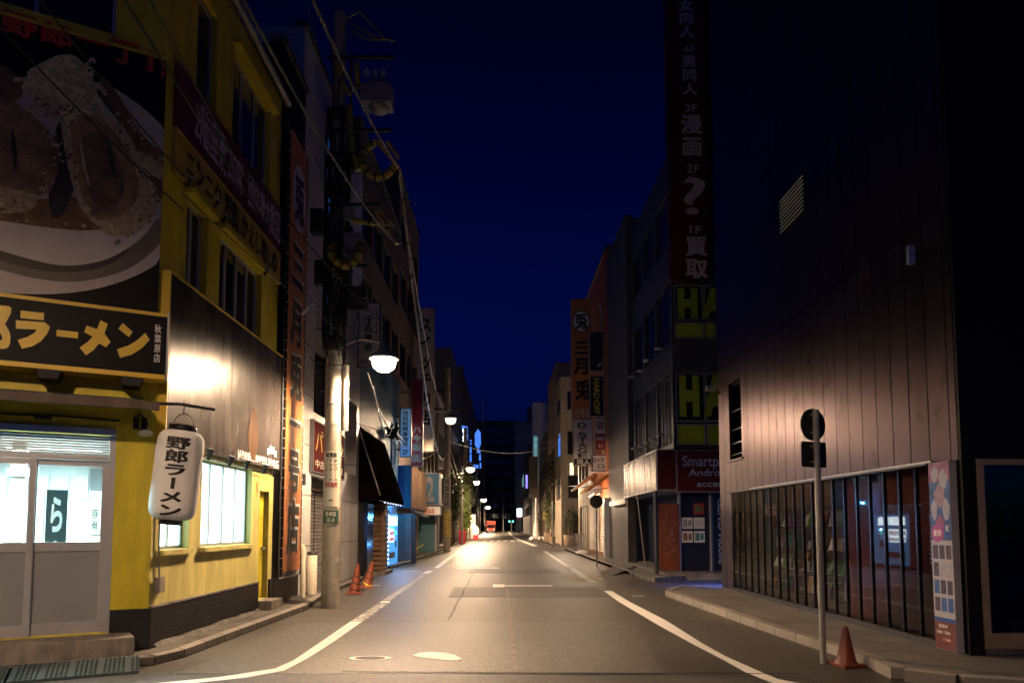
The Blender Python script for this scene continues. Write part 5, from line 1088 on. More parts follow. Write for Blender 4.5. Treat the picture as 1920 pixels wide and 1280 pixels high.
# signs facing the camera
F = front(37.2)
sg = sign('projecting_sign', 'tall orange projecting sign with a round rabbit character and 三月兎', F, 3.87, 5.0, 7.5, 14.2, -.25, 0, M['orange'], M['steel'], [('三', 4.05, 4.95, 11.0, 11.95, M['blackt'], dict(vertical=True, bold=.05)), ('月', 4.0, 4.9, 9.9, 11.0, M['blackt'], dict(vertical=True, bold=.05)), ('兎', 4.05, 4.95, 8.5, 9.75, M['blackt'], dict(vertical=True, bold=.05)), ('三号店', 4.0, 4.9, 7.6, 8.05, M['cream'], dict(bold=.03))])
P = [F.w(4.43+.5*math.cos(a), 12.95+.62*math.sin(a), .001) for a in [i*math.pi/20 for i in range(40)]]; MB().prism(P, (0, -.006, 0)).build('black_disc', M['blackt'], sg); P = [F.w(4.43+.45*math.cos(a), 12.95+.57*math.sin(a), .009) for a in [i*math.pi/20 for i in range(40)]]; MB().prism(P, (0, -.004, 0)).build('white_disc', M['whitet'], sg); letters(sg, F, '兎', 4.08, 4.78, 12.45, 13.45, .016, M['blackt'], vertical=True, bold=.04)
sign('projecting_sign', 'white projecting sign reading D-STAGE downwards with 同人 below', F, 3.95, 5.0, 4.95, 7.42, -.25, 0, M['white'], M['steel'], [('D', 4.2, 4.7, 7.0, 7.3, M['blackt'], dict(bold=.02))]+[(c_, 4.2, 4.7, 6.5-i*.285, 6.76-i*.285, M['blackt'], dict(bold=.02)) for i, c_ in enumerate('STAGE')]+[('同人', 4.15, 4.85, 4.98, 5.26, M['whitet'])], panels=[(3.98, 4.97, 4.96, 5.3, M['blackt']), (4.42, 4.48, 6.84, 6.9, M['redb'])])
F = front(34.0)
sign('projecting_sign', 'black projecting sign with a faint figure mark in front of the orange one', F, 4.46, 5.15, 9.45, 11.4, -.2, 0, M['blackm'], M['steel'], [('SP', 4.85, 5.05, 9.65, 9.8, M['gl'])], brackets=5.25)
sign('projecting_sign', 'navy projecting sign with HARD·OFF written sideways in yellow-green', F, 4.46, 5.17, 7.15, 9.15, -.2, 0, M['navy'], M['steel'], [('HARD·OFF', 4.65, 4.95, 7.25, 9.05, M['ytext'], dict(rot=90, bold=.02))], brackets=5.25)
sign('projecting_sign', 'white over red projecting sign for a hobby shop with arrow 61', F, 4.7, 5.22, 5.45, 7.0, -.2, 0, M['redb'], M['steel'], [('鉄道模型', 4.78, 5.14, 6.45, 6.9, M['redb'], dict(bold=.03)), ('買取部', 4.78, 5.14, 5.9, 6.1, M['whitet']), ('61', 4.85, 5.07, 5.55, 5.75, M['whitet'])], panels=[(4.72, 5.2, 6.25, 6.98, M['white'])], brackets=5.25)
sign('projecting_sign', 'small square white sign reading ロックビル in black', F, 4.52, 5.3, 4.4, 5.15, -.2, 0, M['white'], M['alud'], [('ロック', 4.58, 5.12, 4.8, 5.05, M['blackt'], dict(bold=.03)), ('ビル', 4.82, 5.2, 4.5, 4.75, M['blackt'], dict(bold=.03))])
# round no-parking sign
def disc_pole(px, py, topy, label, r, back=True):
    p = gz(px, py, 0); t = thing('road_sign_pole', label, 'road sign', p); z = gy(px, topy, p.y).z; MB().tube([p, (p.x, p.y, z+r)], .035, 10).build('pole', M['steel'], t)
    F = front(p.y-.04); MB().prism([F.w(p.x+r*math.cos(a), z+r*math.sin(a), 0) for a in [i*math.pi/14 for i in range(28)]], (0, -.012, 0)).build('round_sign', M['greyd'], t); return t
disc_pole(1119, 1061, 940, 'thin pole with the grey back of a round sign before the cream shutter', .27)
post(1036.5, 1024, 3.6, 'tall thin grey post beside the potted bush', M['steel'], .07)
bal = thing('bollard_rack', 'row of shiny metal hoops before the beige shutters', 'barrier', (4.6, 41, 0)); mb = MB()
for i in range(5):
    y = 39.2+i*.8; MB().tube([(4.45, y, .1), (4.45, y, 1.05), (4.62, y, 1.15), (4.8, y, 1.05), (4.8, y, .1)], .03, 8).build('hoop', M['steel'], bal)
tag(MB().lathe([(.35, .1), (.33, .22), (.1, .3), (0, .3)], (4.5, 38.2, 0), (0, 0, 1), 14).build('white_weight', M['white']), 'low white weight at the foot of the hoops', 'weight')
# beige building past the crossing
bg_ = thing('beige_building', 'beige corner building with wraparound dark window bands past the crossing', 'building', (7, 60, 0)); F = front(57); S = right(5.0)
fh = [(5.55,9.5,3.9,5.9,3,1),(5.55,9.5,7.6,9.6,3,1),(5.55,9.5,11.4,13,3,1),(6.0,7.0,.1,2.6,1,1)]
mb = MB(); holed(mb, F, 5.0, 12, 0, 14.2, [h[:4] for h in fh], .2); sh = [(-62.5,-57.6,b0,b1,4,1,M['blueglass']) for b0, b1 in ((3.9,5.9),(7.6,9.6),(11.4,13))]
holed(mb, S, -63.5, -57, 0, 14.2, [h[:4] for h in sh], .2); mb.quad((5, 57, 14.2), (12, 57, 14.2), (12, 63.5, 14.2), (5, 63.5, 14.2)); mb.quad((5, 63.5, 0), (12, 63.5, 0), (12, 63.5, 14.2), (5, 63.5, 14.2)); mb.quad((12, 57, 0), (12, 63.5, 0), (12, 63.5, 14.2), (12, 57, 14.2))
mb.build('wall', M['beige'], bg_)
for h in fh: window(bg_, F, *h[:4], -.19, h[4], 1, M['alud'], M['darkglass'], .06)
for h in sh: window(bg_, S, *h[:4], -.19, h[4], 1, M['alud'], h[6], .06)
for k, (y0, z) in enumerate(((58.5, 8.6), (59.6, 8.4))): MB().box(right(4.98), -y0-.25, -y0, z-.9, z+.9, -.1, -.05).build('lit_pane', M['bluesign'], bg_)
ls_ = sign('wall_lightbox', 'small lit white box sign on the near corner of the beige building', front(43), 4.3, 4.6, 4.85, 5.6, -.4, 0, M['warml'], M['alud'], [])
rb('shop_building', 'brown building between the orange one and the crossing', 5.3, 41.05, 47, 13, M['tan'], [(4.5, 6.2), (7.8, 9.6)], 3, extra=[(-46, -42, .2, 2.9, 4, 1, M['shutter'])])
rb('shop_building', 'tall tan building beyond the beige corner building', 5.2, 63.52, 76, 17, M['tan'], [(4.0, 5.6), (7.6, 9.4)], 3)
rb('shop_building', 'shuttered dark building before the cyan lit strip', 5.0, 76.02, 90, 12, M['brown'], [(3.4, 5), (7, 8.8)], 4)
t = rb('shop_building', 'narrow white building with a cyan lit window strip', 4.8, 90.02, 100, 18, M['white'], [(3.2, 3.9)], 2)
MB().box(front(90.0), 4.15, 4.79, .2, 18, -2, 0).build('end_wall', M['white'], t); MB().box(front(89.9), 4.3, 4.75, 7.2, 10, .0, .08).box(front(89.9), 4.3, 4.75, 10.7, 13.4, .0, .08).build('lit_window', M['cyanw'], t)
rb('shop_building', 'dark building crowded with small signs down the street', 4.8, 100.02, 112, 13, M['greyd'], [(3.4, 5), (7, 8.8)], 6)
rb('shop_building', 'low dark building at the far right end of the street', 4.8, 113, 150, 15, M['greyd'], [(3.4, 5), (7, 8.8)], 8)
# end of street
eb = thing('end_building', 'dark many storeyed block closing the street', 'building', (-1, 230, 0)); facade(eb, front(230), -9, 5.2, 37, M['greyd'], winrows(-8.5, 4.7, 5, [(4+i*3.6, 5.8+i*3.6) for i in range(9)]), 14)
e2 = thing('end_building', 'pale bluish tower at the end of the street on the right', 'building', (7, 205, 0)); facade(e2, front(205), 4.2, 11, 33, mat('blue_grey_tower', (.22, .30, .38), .7), [], 14); MB().box(front(205), 8.1, 12, 33, 37.5, -10, 0).build('roof_block', M['grey'], e2)
MB_b = tag(MB().prism([(3.9, 140, 9.6), (4.6, 140, 9.6), (4.6, 140, 12.4)], (0, .4, 0)).build('roof_sign', M['cyanw']), 'cyan lit triangular sign on a far roof', 'sign')
# far small signs on the right
for i, (px0, px1, py0, py1, Y, m, tx, lab) in enumerate([
 (993, 1008, 856, 932, 70, 'brown', None, 'long brown projecting sign among the far right shops'),
 (985, 990, 890, 915, 95, 'purplel', None, 'slim violet lit sign among the far right shops'),
 (969, 979, 953, 968, 100, 'whitel', 'ビ', 'small white lit sign under the red disc far down the street'),
 (969, 981, 968, 973, 104, 'redb', None, 'flat dark red sign far down the street'),
 (970, 979, 902, 915, 105, 'grey', None, 'small square grey sign high over the red disc'),
 (1017, 1027, 961, 975, 68, 'painty', None, 'yellow square board over the potted bush')]):
    F = front(Y); a0, z1 = F.at(px0, py0); a1, z0 = F.at(px1, py1); sign('projecting_sign', lab, F, a0, a1, z0, z1, -.2, 0, M[m], M['alud'], [(tx, a0+.1, a1-.1, z0+.1, z1-.1, M['blackt'])] if tx else [], t=.04)
pt('added_box_light', (4.2, 47.5, 4.6), 700, (1, .74, .5), .1, ls_)  # light added beyond the box sign to brighten the beige front
p = gz(975, 1010, 0); F = front(100); a, z = F.at(975, 940)
rd = thing('road_sign_pole', 'far pole with a small red and white round sign', 'road sign', (a, 100, 0)); MB().tube([(a, 100, 0), (a, 100, z+.3)], .05, 8).build('pole', M['steel'], rd); MB().prism([F.w(a+.34*math.cos(t), z+.34*math.sin(t), .06) for t in [i*math.pi/12 for i in range(24)]], (0, -.02, 0)).build('round_sign', M['redb'], rd); MB().box(F, a-.22, a+.22, z-.06, z+.06, .085, .095).build('white_bar', M['whitet'], rd)
# white bagged pole base, traffic signal, potted plants
pg = thing('wrapped_pole', 'pale pole wrapped at its foot among white rubbish bags', 'pole', (4.05, 80, 0)); MB().tube([(4.05, 80, 0), (4.05, 80, 6.5)], .13, 12).build('pole', M['white'], pg); MB().lathe([(.45, 0), (.4, .8), (.3, 1.6), (.18, 2.2)], (4.05, 80, 0), (0, 0, 1), 12).build('wrapping', M['white'], pg)
rs3 = random.Random(5)
def bag(x, y, r, label):
    prof = [(0, 0), (r*.8, .02), (r, r*.5), (r*.75, r*1.0), (r*.2, r*1.3), (r*.28, r*1.5), (0, r*1.5)]; mb = MB().lathe(prof, (x, y, 0), (0, 0, 1), 10)
    for v in mb.v: v.x += rs3.uniform(-.05, .05); v.y += rs3.uniform(-.05, .05)
    tag(mb.build('rubbish_bag', M['whitet']), label, 'bag', 'white bags at the wrapped pole')
for i, x in enumerate((3.45, 3.8, 4.4, 4.75)): bag(x, 77.5+.3*i, .3, ['first white bag from the road', 'second white bag from the road', 'third white bag from the road', 'white bag nearest the buildings'][i]+' at the wrapped pole')
def plant(loc, h, w_, label, potm, lm, n=260, seed=1, trunk=True, name='potted_plant', cat='plant', group=None, pot=.45):
    rs = random.Random(seed); t = thing(name, label, cat, loc, group); x, y, z = loc
    if pot: MB().lathe([(pot*.38, 0), (pot*.5, pot*.9), (pot*.44, pot*.9), (pot*.4, pot*.8), (0, pot*.8)], loc, (0, 0, 1), 12).build('pot', potm, t)
    mb = MB(); b = pot*.8 if pot else 0
    mb.tube([(x, y, z+b-.02), (x+.05, y, z+h*.5), (x, y, z+h*.85)], .04, 6, radii=[.03+h*.02, .02+h*.012, .01])
    for k in range(6):
        a = k*1.05; q = z+b+(h-b)*(.3+.1*k); mb.tube([(x, y, q), (x+math.cos(a)*w_*.6, y+math.sin(a)*w_*.6, q+h*.15)], .012*h, 5)
    mb.build('stem', M['trunk'], t)
    mb = MB(); cl = [(rs.uniform(-.6, .6)*w_, rs.uniform(-.6, .6)*w_, rs.uniform(.25, 1)*(h-b)) for _ in range(14)]
    for i in range(n):
        c = rs.choice(cl); s = rs.uniform(.04, .09)*max(.8, h*.35); px_, py_, pz_ = x+c[0]+rs.gauss(0, .16)*w_, y+c[1]+rs.gauss(0, .16)*w_, z+b+c[2]+rs.gauss(0, .07)*h
        d = Vector((rs.uniform(-1, 1), rs.uniform(-1, 1), rs.uniform(-.6, .8))).normalized(); e = d.orthogonal().normalized()*s*.45; d = d*s; o_ = Vector((px_, py_, pz_))
        mb.add([o_-d, o_+e, o_+d, o_-e], [(0, 1, 2, 3)])
    mb.build('foliage', lm, t); return t
plant((4.55, 66, .1), 4.4, .75, 'bright green bush in a clay planter before the tan building', M['pot'], M['leaf'], 700, 2, pot=1.0)
plant((4.75, 64, .1), 7.2, .7, 'tall dark climbing plant up the tan wall', M['pot'], M['leafd'], 600, 3, pot=.6)
plant((5.5, 55.5, .0), 3.0, .7, 'dark shrub in a square planter by the beige building', M['pot'], M['leafd'], 500, 4, pot=1.0)
plant((4.6, 84, .0), 3.6, .5, 'thin plant beside the white bags', M['pot'], M['leafd'], 260, 5, pot=.5)
for i, (x, y, h, w_) in enumerate([(-3.9, 53, 5.6, .9), (-4.0, 57.5, 6.2, 1.0), (-4.0, 66, 7.0, 1.3), (-3.8, 71, 6.6, 1.2)]):
    plant((x, y, .05), h, w_, ['slim street tree just past the yellow sleeved pole', 'street tree between the yellow sleeved pole and the far pole', 'full street tree beside the far pole', 'last street tree before the parked truck'][i], None, M['leaf'] if i > 1 else M['leafd'], 1300, 20+i, name='street_tree', cat='tree', group='street trees on the left kerb', pot=0)
tl = thing('traffic_light', 'small far traffic light showing two green lamps', 'traffic light', (2.6, 175, 0)); MB().tube([(2.6, 175, 0), (2.6, 175, 2.6)], .08).tube([(1.9, 175, 2.6), (3.1, 175, 2.6)], .05).build('post', M['steel'], tl); MB().lathe([(.18, 0), (.16, .06), (0, .08)], (2.05, 174.9, 2.75), (0, -1, 0), 12).lathe([(.18, 0), (.16, .06), (0, .08)], (2.95, 174.9, 2.75), (0, -1, 0), 12).build('lamp', M['cyansig'], tl)
ap = thing('far_post', 'tall pale lamp post at the end of the street', 'post', (.5, 180, 0)); MB().tube([(.5, 180, 0), (.5, 180, 10)], .14, radii=[.2, .1]).build('shaft', M['steel'], ap); MB().lathe([(.5, 0), (.45, .5), (0, .5)], (.5, 180, 0), (0, 0, 1), 12).build('base', M['conc'], ap)
# truck
tk = thing('delivery_truck', 'red box truck parked facing the camera far down the street', 'truck', (-2.3, 150, 0)); F = front(150); cx = -2.3
tt = MB().box(F, cx-.95, cx+.95, .45, 1.15, -1.8, 0).box(F, cx-.93, cx+.93, 1.15, 1.9, -1.7, -.05).build('cab', M['truckred'], tk, bevel=.08); MB().box(F, cx-1.0, cx+1.0, .7, 2.75, -6, -1.85).build('cargo_box', M['truckred'], tk, bevel=.03)
MB().box(F, cx-.8, cx+.8, 1.25, 1.85, -.06, .03).build('windscreen', M['darkglass'], tk); MB().box(F, cx-.95, cx+.95, .35, .6, -.1, .06).build('bumper', M['steel'], tk)
for s_ in (-1, 1):
    MB().lathe([(.14, 0), (.12, .05), (0, .07)], (cx+s_*.68, 150-.0, .85), (0, -1, 0), 12).build('headlight', M['headl'], tk)
    for yy in (150.9, 154.8):
        wv = MB().lathe([(0, 0), (.38, 0), (.4, .05), (.4, .2), (.36, .24), (0, .24)], (cx+s_*.95 if s_ < 0 else cx+.95-.24, yy, .4), (1, 0, 0), 18).build('wheel', M['rubber'], tk)
for (x, y, h, r_, nm, mm, lab) in [(-3.55, 62, 1.2, .35, 'red_bin', 'redb', 'small red bin by the left kerb near the far lit machine'), (-3.3, 85, 1.1, .4, 'red_bin', 'orange', 'orange bin at the left kerb before the truck')]:
    tag(MB().lathe([(r_*.8, 0), (r_, h*.9), (r_*.9, h), (0, h)], (x, y, .02), (0, 0, 1), 12).build('bin', M[mm]), lab, 'bin')
v3 = thing('vending_machine', 'bright white drinks machine far down the left side', 'vending machine', (-3.6, 82, .1)); MB().box(front(82), -4.1, -3.1, .1, 3.0, -.8, 0).build('cabinet', M['white'], v3); MB().box(front(82), -4.0, -3.2, 1.2, 2.9, .002, .02).build('lit_front', M['warml'], v3)
st_ = thing('standing_figure_sign', 'round white advertising standee by the far drinks machine', 'sign', (-3.0, 80, 0)); MB().prism([front(80).w(-3.0+.4*math.cos(a), 1.1+.55*math.sin(a), 0) for a in [i*math.pi/10 for i in range(20)]], (0, .05, 0)).build('board', M['whitet'], st_); MB().box(front(80), -3.3, -2.7, 0, .6, -.05, -.01).build('foot', M['redb'], st_)
# barricades on the left
for i, (px, py) in enumerate([(801, 1040), (812, 1026)]):
    p = gz(px, py, 0); t = thing('folding_barricade', ['near', 'far'][i]+' yellow folding trestle by the teal door', 'barricade', p, 'folding trestles')
    mb = MB(); x, y, _ = p; mb.tube([(x-.35, y, 0), (x, y, 1.35), (x+.2, y, 0)], .03, 6); mb.tube([(x-.35, y+1.0, 0), (x, y+1.0, 1.35), (x+.2, y+1, 0)], .03, 6); mb.tube([(x, y, 1.3), (x, y+1, 1.3)], .03, 6); mb.build('legs', M['coney'], t)
    MB().tube([(x-.2, y, .6), (x-.5, y-1.5, .35), (x-.9, y-3.0, .7)], .025, 6).build('chain', M['coney'], t)

# ================================================================== poles, lamps, cables
def lamp(loc, arm_from, label, power, r=.17, obj_parent=None):
    t = thing('street_lamp', label, 'street lamp', loc, 'street lamps along the left kerb'); x, y, z = loc
    MB().lathe([(0, -r*.95), (r*.5, -r*.88), (r*.85, -r*.6), (r, -r*.15), (r*.96, r*.2), (r*.7, r*.45)], loc, (0, 0, 1), 20).build('globe', M['lampglass'], t)
    MB().lathe([(r*1.2, r*.1), (r*1.22, r*.16), (r*1.0, r*.5), (r*.55, r*.8), (r*.3, r*1.5), (0, r*1.6)], loc, (0, 0, 1), 16).build('cap', M['steel'], t)
    a = Vector(arm_from); b = Vector((x, y, z+r*1.5)); MB().tube([a, a.lerp(b, .5)+Vector((0, 0, .12)), b], .03, 8).build('arm', M['steel'], t)
    L = pt('lamp_light', (x, y, z-r*.1), power, LAMP_COL, r*1.02, t, 'SPOT'); L.data.spot_size = R(174); L.data.spot_blend = .45; L.data.shadow_soft_size = r*1.02
    if 2 < y < 6: L.data.spot_size = R(102); L.data.spot_blend = .9
    if y > 20: L.data.spot_size = R(177); L.data.spot_blend = .22
    return t
def tapered(x, y, h, r0_, r1, m, t, name='shaft', leanx=0):
    return MB().tube([(x, y, 0), (x+leanx*.5, y, h*.5), (x+leanx, y, h)], r0_, 20, radii=[r0_, (r0_+r1)/2, r1]).build(name, m, t)
PA = Vector((-3.46, 13.95, 0))
ua = thing('utility_pole', 'nearest thick concrete utility pole with cables, sleeves and a taped notice', 'utility pole', PA)
tapered(PA.x, PA.y, 12.6, .185, .13, M['pole'], ua)
mb = MB()
for z in (.9, 2.02, 3.72, 4.15, 4.9, 6.8, 8.2, 9.9): MB().lathe([(.19-.0043*z+.006, z-.02), (.19-.0043*z+.01, z), (.19-.0043*z+.006, z+.02)], (PA.x, PA.y, 0), (0, 0, 1), 20).build('band', M['steel'], ua)
for i in range(22):
    z = 2.6+i*.45; s_ = 1 if i % 2 else -1; MB().tube([(PA.x+s_*.15, PA.y-.05, z), (PA.x+s_*.27, PA.y-.08, z)], .012, 6).build('step_bolt', M['steel'], ua)
MB().tube([(PA.x+.24, PA.y, 3.6), (PA.x+.24, PA.y, 4.95)], .07, 12).build('riser_pipe', M['cream'], ua)
# notice and plate follow the pole surface
def wrap(z0, z1, half, m, name, off=.004, mid=0, par=ua):
    mb = MB(); n = 10; vs = []
    for k in range(n+1):
        a = -math.pi/2+mid-half+2*half*k/n
        for z in (z0, z1): rr = .187-.0043*z+off; vs.append((PA.x+rr*math.cos(a), PA.y+rr*math.sin(a), z))
    mb.add(vs, [(2*k, 2*k+1, 2*k+3, 2*k+2) for k in range(n)], 0, True); return mb.build(name, m, par)
nt_ = thing('pole_notice', 'long cream notice with black katakana and an arrow taped round the near pole', 'notice', (PA.x, PA.y-.2, 1.8)); wrap(1.98, 3.16, 1.0, M['cream'], 'sheet', par=nt_, off=.012, mid=.1)
pl_ = thing('address_plate', 'small dark green address plate under the pole notice', 'plate', (PA.x, PA.y-.2, 1.7)); wrap(1.70, 1.95, .9, mat('green_plate', (.03, .10, .07), .4), 'plate', par=pl_, off=.012, mid=.1)
def wrapt(par, body, x0, x1, z0, z1, m, vertical=True, bold=.03, off=.0165):
    F0 = front(0); o = letters(par, F0, body, x0, x1, z0, z1, 0, m, vertical=vertical, bold=bold); me = o.data; base = WL[par.name]
    for v in me.vertices:
        wx, wz = v.co.x+base.x, v.co.z+base.z; rr = .187-.0043*wz+off; a = -math.pi/2+.1+wx/rr
        v.co = Vector((PA.x+rr*math.cos(a), PA.y+rr*math.sin(a), wz))-base
wrapt(nt_, 'フィギュア', -.145, -.075, 2.55, 3.0, M['blackt']); wrapt(nt_, 'TVゲーム', -.045, .03, 2.55, 3.0, M['blackt']); wrapt(nt_, 'PCゲーム', .055, .13, 2.55, 3.0, M['blackt']); wrapt(nt_, '買取販売', -.13, .13, 2.42, 2.53, M['redb'], False)
wrapt(nt_, '紙風船', -.12, .12, 3.03, 3.13, M['blackt'], False); wrapt(nt_, 'この先右側', -.13, .13, 1.99, 2.04, M['blackt'], False); wrapt(nt_, '↑', -.05, .05, 2.08, 2.2, M['blackt'], False, .04)
wrapt(pl_, '外神田', -.11, .11, 1.84, 1.93, M['cream'], False); wrapt(pl_, '三-2', -.08, .08, 1.73, 1.81, M['cream'], False)
# crossarms, transformer
mb = MB()
for z, L0, L1 in ((7.0, -.2, .7), (8.3, -.2, .95), (9.9, -.2, 1.15), (11.5, -.2, 1.2)): MB().box(Fr((PA.x, PA.y-.18, z), (1, 0, 0), (0, -1, 0)), L0, L1, -.028, .028, -.03, .03).build('crossarm', M['blackm'], ua)
MB().lathe([(0, 0), (.2, .0), (.22, .05), (.22, .6), (.1, .68), (0, .68)], (PA.x+.85, PA.y, 10.45), (0, 0, 1), 18).box(front(PA.y), PA.x+.5, PA.x+1.15, 10.5, 10.9, -.2, .25).build('transformer', mat('pale_transformer', (.30, .24, .24), .5), ua)
mb = MB()
for dx in (.6, .78, .96): mb.lathe([(.03, 0), (.07, .04), (.03, .08), (.07, .12), (.02, .2)], (PA.x+dx, PA.y-.1, 11.12), (0, 0, 1), 10)
mb.build('insulator', M['clip'], ua)
def arc(c, r, a0, a1, n=24, sx=1, sy=0):
    c = Vector(c); return [c+Vector((math.cos(a)*r*sx, math.sin(a*3)*.03, math.sin(a)*r)) for a in [a0+(a1-a0)*i/n for i in range(n+1)]]
def taped(pts, r, name, m, tapem, t, every=3):
    MB().tube(pts, r, 10).build(name, m, t)
    for i in range(1, len(pts)-1, every):
        p, q = Vector(pts[i]), Vector(pts[i+1]); d = (q-p).normalized(); MB().tube([p, p+d*.035], r*1.12, 10).build('tape_band', tapem, t)
c1_ = gy(710, 300, 13.75); taped(arc(c1_, .36, R(100), R(335)), .075, 'cable_sleeve', M['sleeve'], M['blackt'], ua)
c2_ = gy(648, 470, 13.7); taped(arc(c2_, .30, R(150), R(395), sx=1.0), .085, 'cable_sleeve', M['sleeve'], M['blackt'], ua)
taped([gy(x, y, 13.72) for x, y in ((655, 200), (657, 240), (662, 290), (672, 320))], .07, 'cable_sleeve', M['sleeve'], M['blackt'], ua, 1)
taped([gy(x, y, 13.72) for x, y in ((632, 120), (640, 150), (655, 175), (672, 165), (668, 120))], .06, 'cable_sleeve', M['sleeve'], M['blackt'], ua, 1)
taped([gy(x, y, 13.72) for x, y in ((660, 412), (690, 418), (720, 420), (742, 418))], .055, 'cable_sleeve', M['sleeve'], M['blackt'], ua, 1)
mb = MB()
for pts in (((650, 35), (675, 22), (700, 50), (722, 75)), ((655, 55), (690, 75), (725, 74), (742, 78)), ((660, 45), (695, 65), (715, 78))): mb.tube([gy(x, y, 13.6) for x, y in pts], .02, 6)
mb.build('jumper_wire', M['sleeve'], ua)
mb = MB(); rs4 = random.Random(9)
for k in range(16):
    x, y = rs4.uniform(615, 760), rs4.uniform(330, 690); pts = [(x+rs4.uniform(-45, 45), y+rs4.uniform(-12, 12)) for _ in range(4)]; pts.sort(); mb.tube([gy(a, b, 13.6+rs4.uniform(-.2, .3)) for a, b in pts], .009, 5)
for c_ in ((700, 330), (640, 500), (680, 545), (700, 360), (705, 610), (655, 640)):
    mb.tube(arc(gy(*c_, 13.6), rs4.uniform(.1, .22), 0, 6.28, 16), .012, 5)
mb.build('loose_wire', M['cable'], ua)
MB().box(front(13.8), PA.x+.2, PA.x+.55, 7.05, 7.7, -.15, .05).box(front(13.8), PA.x+.1, PA.x+.38, 8.0, 8.25, -.15, .05).build('junction_box', mat('grey_box', (.25, .24, .24), .5), ua)
lamp(tuple(gy(720, 676, 13.7)), (PA.x+.1, PA.y, 5.35), 'brightest nearest street lamp on an arm of the near pole', LAMP_POWER*1.15, .25)
for k in range(16):
    a = rs4.uniform(-2.9, .3); z0_, z1_ = rs4.uniform(5.0, 6.5), rs4.uniform(8.5, 12); rr = rs4.uniform(.17, .26)
    q = [(PA.x+rr*math.cos(a+.25*math.sin(i*1.3+k)), PA.y+rr*math.sin(a+.25*math.sin(i*1.3+k)), z0_+(z1_-z0_)*i/12) for i in range(13)]
    MB().tube(q, rs4.uniform(.015, .035), 6).build('pole_cable', M['blackm'], ua)
for z_ in (5.4, 6.1, 7.6, 8.7, 9.3, 10.3): MB().lathe([(.16, z_-.16), (.235, z_-.12), (.24, z_+.1), (.16, z_+.16)], (PA.x, PA.y, 0), (0, 0, 1), 14).build('cable_wrap', M['blackm'], ua)
for (dx_, z_, w_) in ((.42, 9.35, .3), (-.4, 8.0, .26), (.5, 6.35, .34), (-.32, 6.9, .2)): MB().box(front(PA.y), PA.x+dx_-w_/2, PA.x+dx_+w_/2, z_-.25, z_+.25, -.1, .12).build('equipment_box', M['blackm'], ua)
# lamp two on its own post
PB2 = Vector((-3.85, 30.2, 0)); lp2 = thing('short_post', 'dark steel post by the board gate', 'post', PB2); tapered(PB2.x, PB2.y, 2.15, .09, .09, M['alud'], lp2)
lamp(tuple(gy(845, 786, 32)), (-4.7, 32.5, 6.9), 'second street lamp, before the very tall pink sign', LAMP_POWER*.85, .24)
def upole(px, py, h, r_, label, sleeve=True):
    p = gz(px, py, 0); t = thing('utility_pole', label, 'utility pole', p); tapered(p.x, p.y, h, r_, r_*.65, M['pole'], t)
    if sleeve: MB().lathe([(r_*1.12, .0+1.5*0+.9), (r_*1.1, 2.6)], (p.x, p.y, 0), (0, 0, 1), 18).build('yellow_sleeve', M['painty'], t)
    for z in (h-.6, h-1.6, h-2.8): MB().box(front(p.y), p.x-.9, p.x+.9, z, z+.1, -.05, .05).build('crossarm', M['blackm'], t)
    return t, p
tB, pB = upole(838, 1033, 12, .24, 'second utility pole with a yellow sleeve low on it')
sign('pole_poster', 'narrow vertical pole poster on the yellow sleeved pole', front(pB.y-.3), pB.x-.2, pB.x+.2, 2.8, 4.8, -.06, 0, M['grey'], M['alud'], [('秋葉原店', pB.x-.15, pB.x+.15, 2.9, 4.7, M['blackt'], dict(vertical=True))])
MB().tube([(pB.x-.1, pB.y-.3, 5.2), (pB.x-.8, pB.y-.3, 5.0), (pB.x-1.0, pB.y-.3, 4.2)], .14, 8).build('duct', M['rust'], tB)
tC, pC = upole(872, 1014.5, 12, .3, 'third utility pole beside the street trees', False)
tD, pD = upole(893, 1005, 11, .3, 'fourth utility pole near the red truck', False)
for (px, py, Y, lab, k) in ((882, 878, 58, 'third street lamp', 2.6), (893, 903, 74, 'fourth street lamp', 3.2), (907, 936, 138, 'fifth street lamp', 4.5), (915, 950, 165, 'last tiny street lamp at the street end', 4)):
    p = gy(px, py, Y); pl = thing('lamp_post', 'steel post of the '+lab, 'lamp post', (p.x-.7, Y, 0)); tapered(p.x-.7, Y, p.z+.2, .1, .07, M['steel'], pl); lamp(tuple(p), (p.x-.7, Y, p.z+.1), lab+' going away from the camera', LAMP_POWER*k, .36 if Y < 100 else .55)
# off-picture lamps: one lights the shop front, an added one brightens the near road
for (x, y, z, k, lab) in ((-4.2, .3, 6.6, .62, 'street lamp behind the camera on the left kerb'), (-2.0, 4.2, 6.9, .36, 'added unseen lamp high over the junction, brightening the near road')):
    if y < 2: pl = thing('lamp_post', 'steel post of the lamp behind the camera', 'lamp post', (x-.8, y, 0)); tapered(x-.8, y, z+.3, .1, .07, M['steel'], pl)
    else: tag(MB().tube([(-8, y+1.0, 8.2), (x, y, z+.5), (6, y+1.5, 9.5)], .02, 6).build('added_span_wire', M['cable']), 'added span wire carrying the added lamp over the junction, above the picture', 'cable')  # wire added only to hold the added junction lamp
    lamp((x, y, z), (x-.8, y, z+.2) if y < 2 else (x, y, z+.5), lab, LAMP_POWER*k*.95, .19)

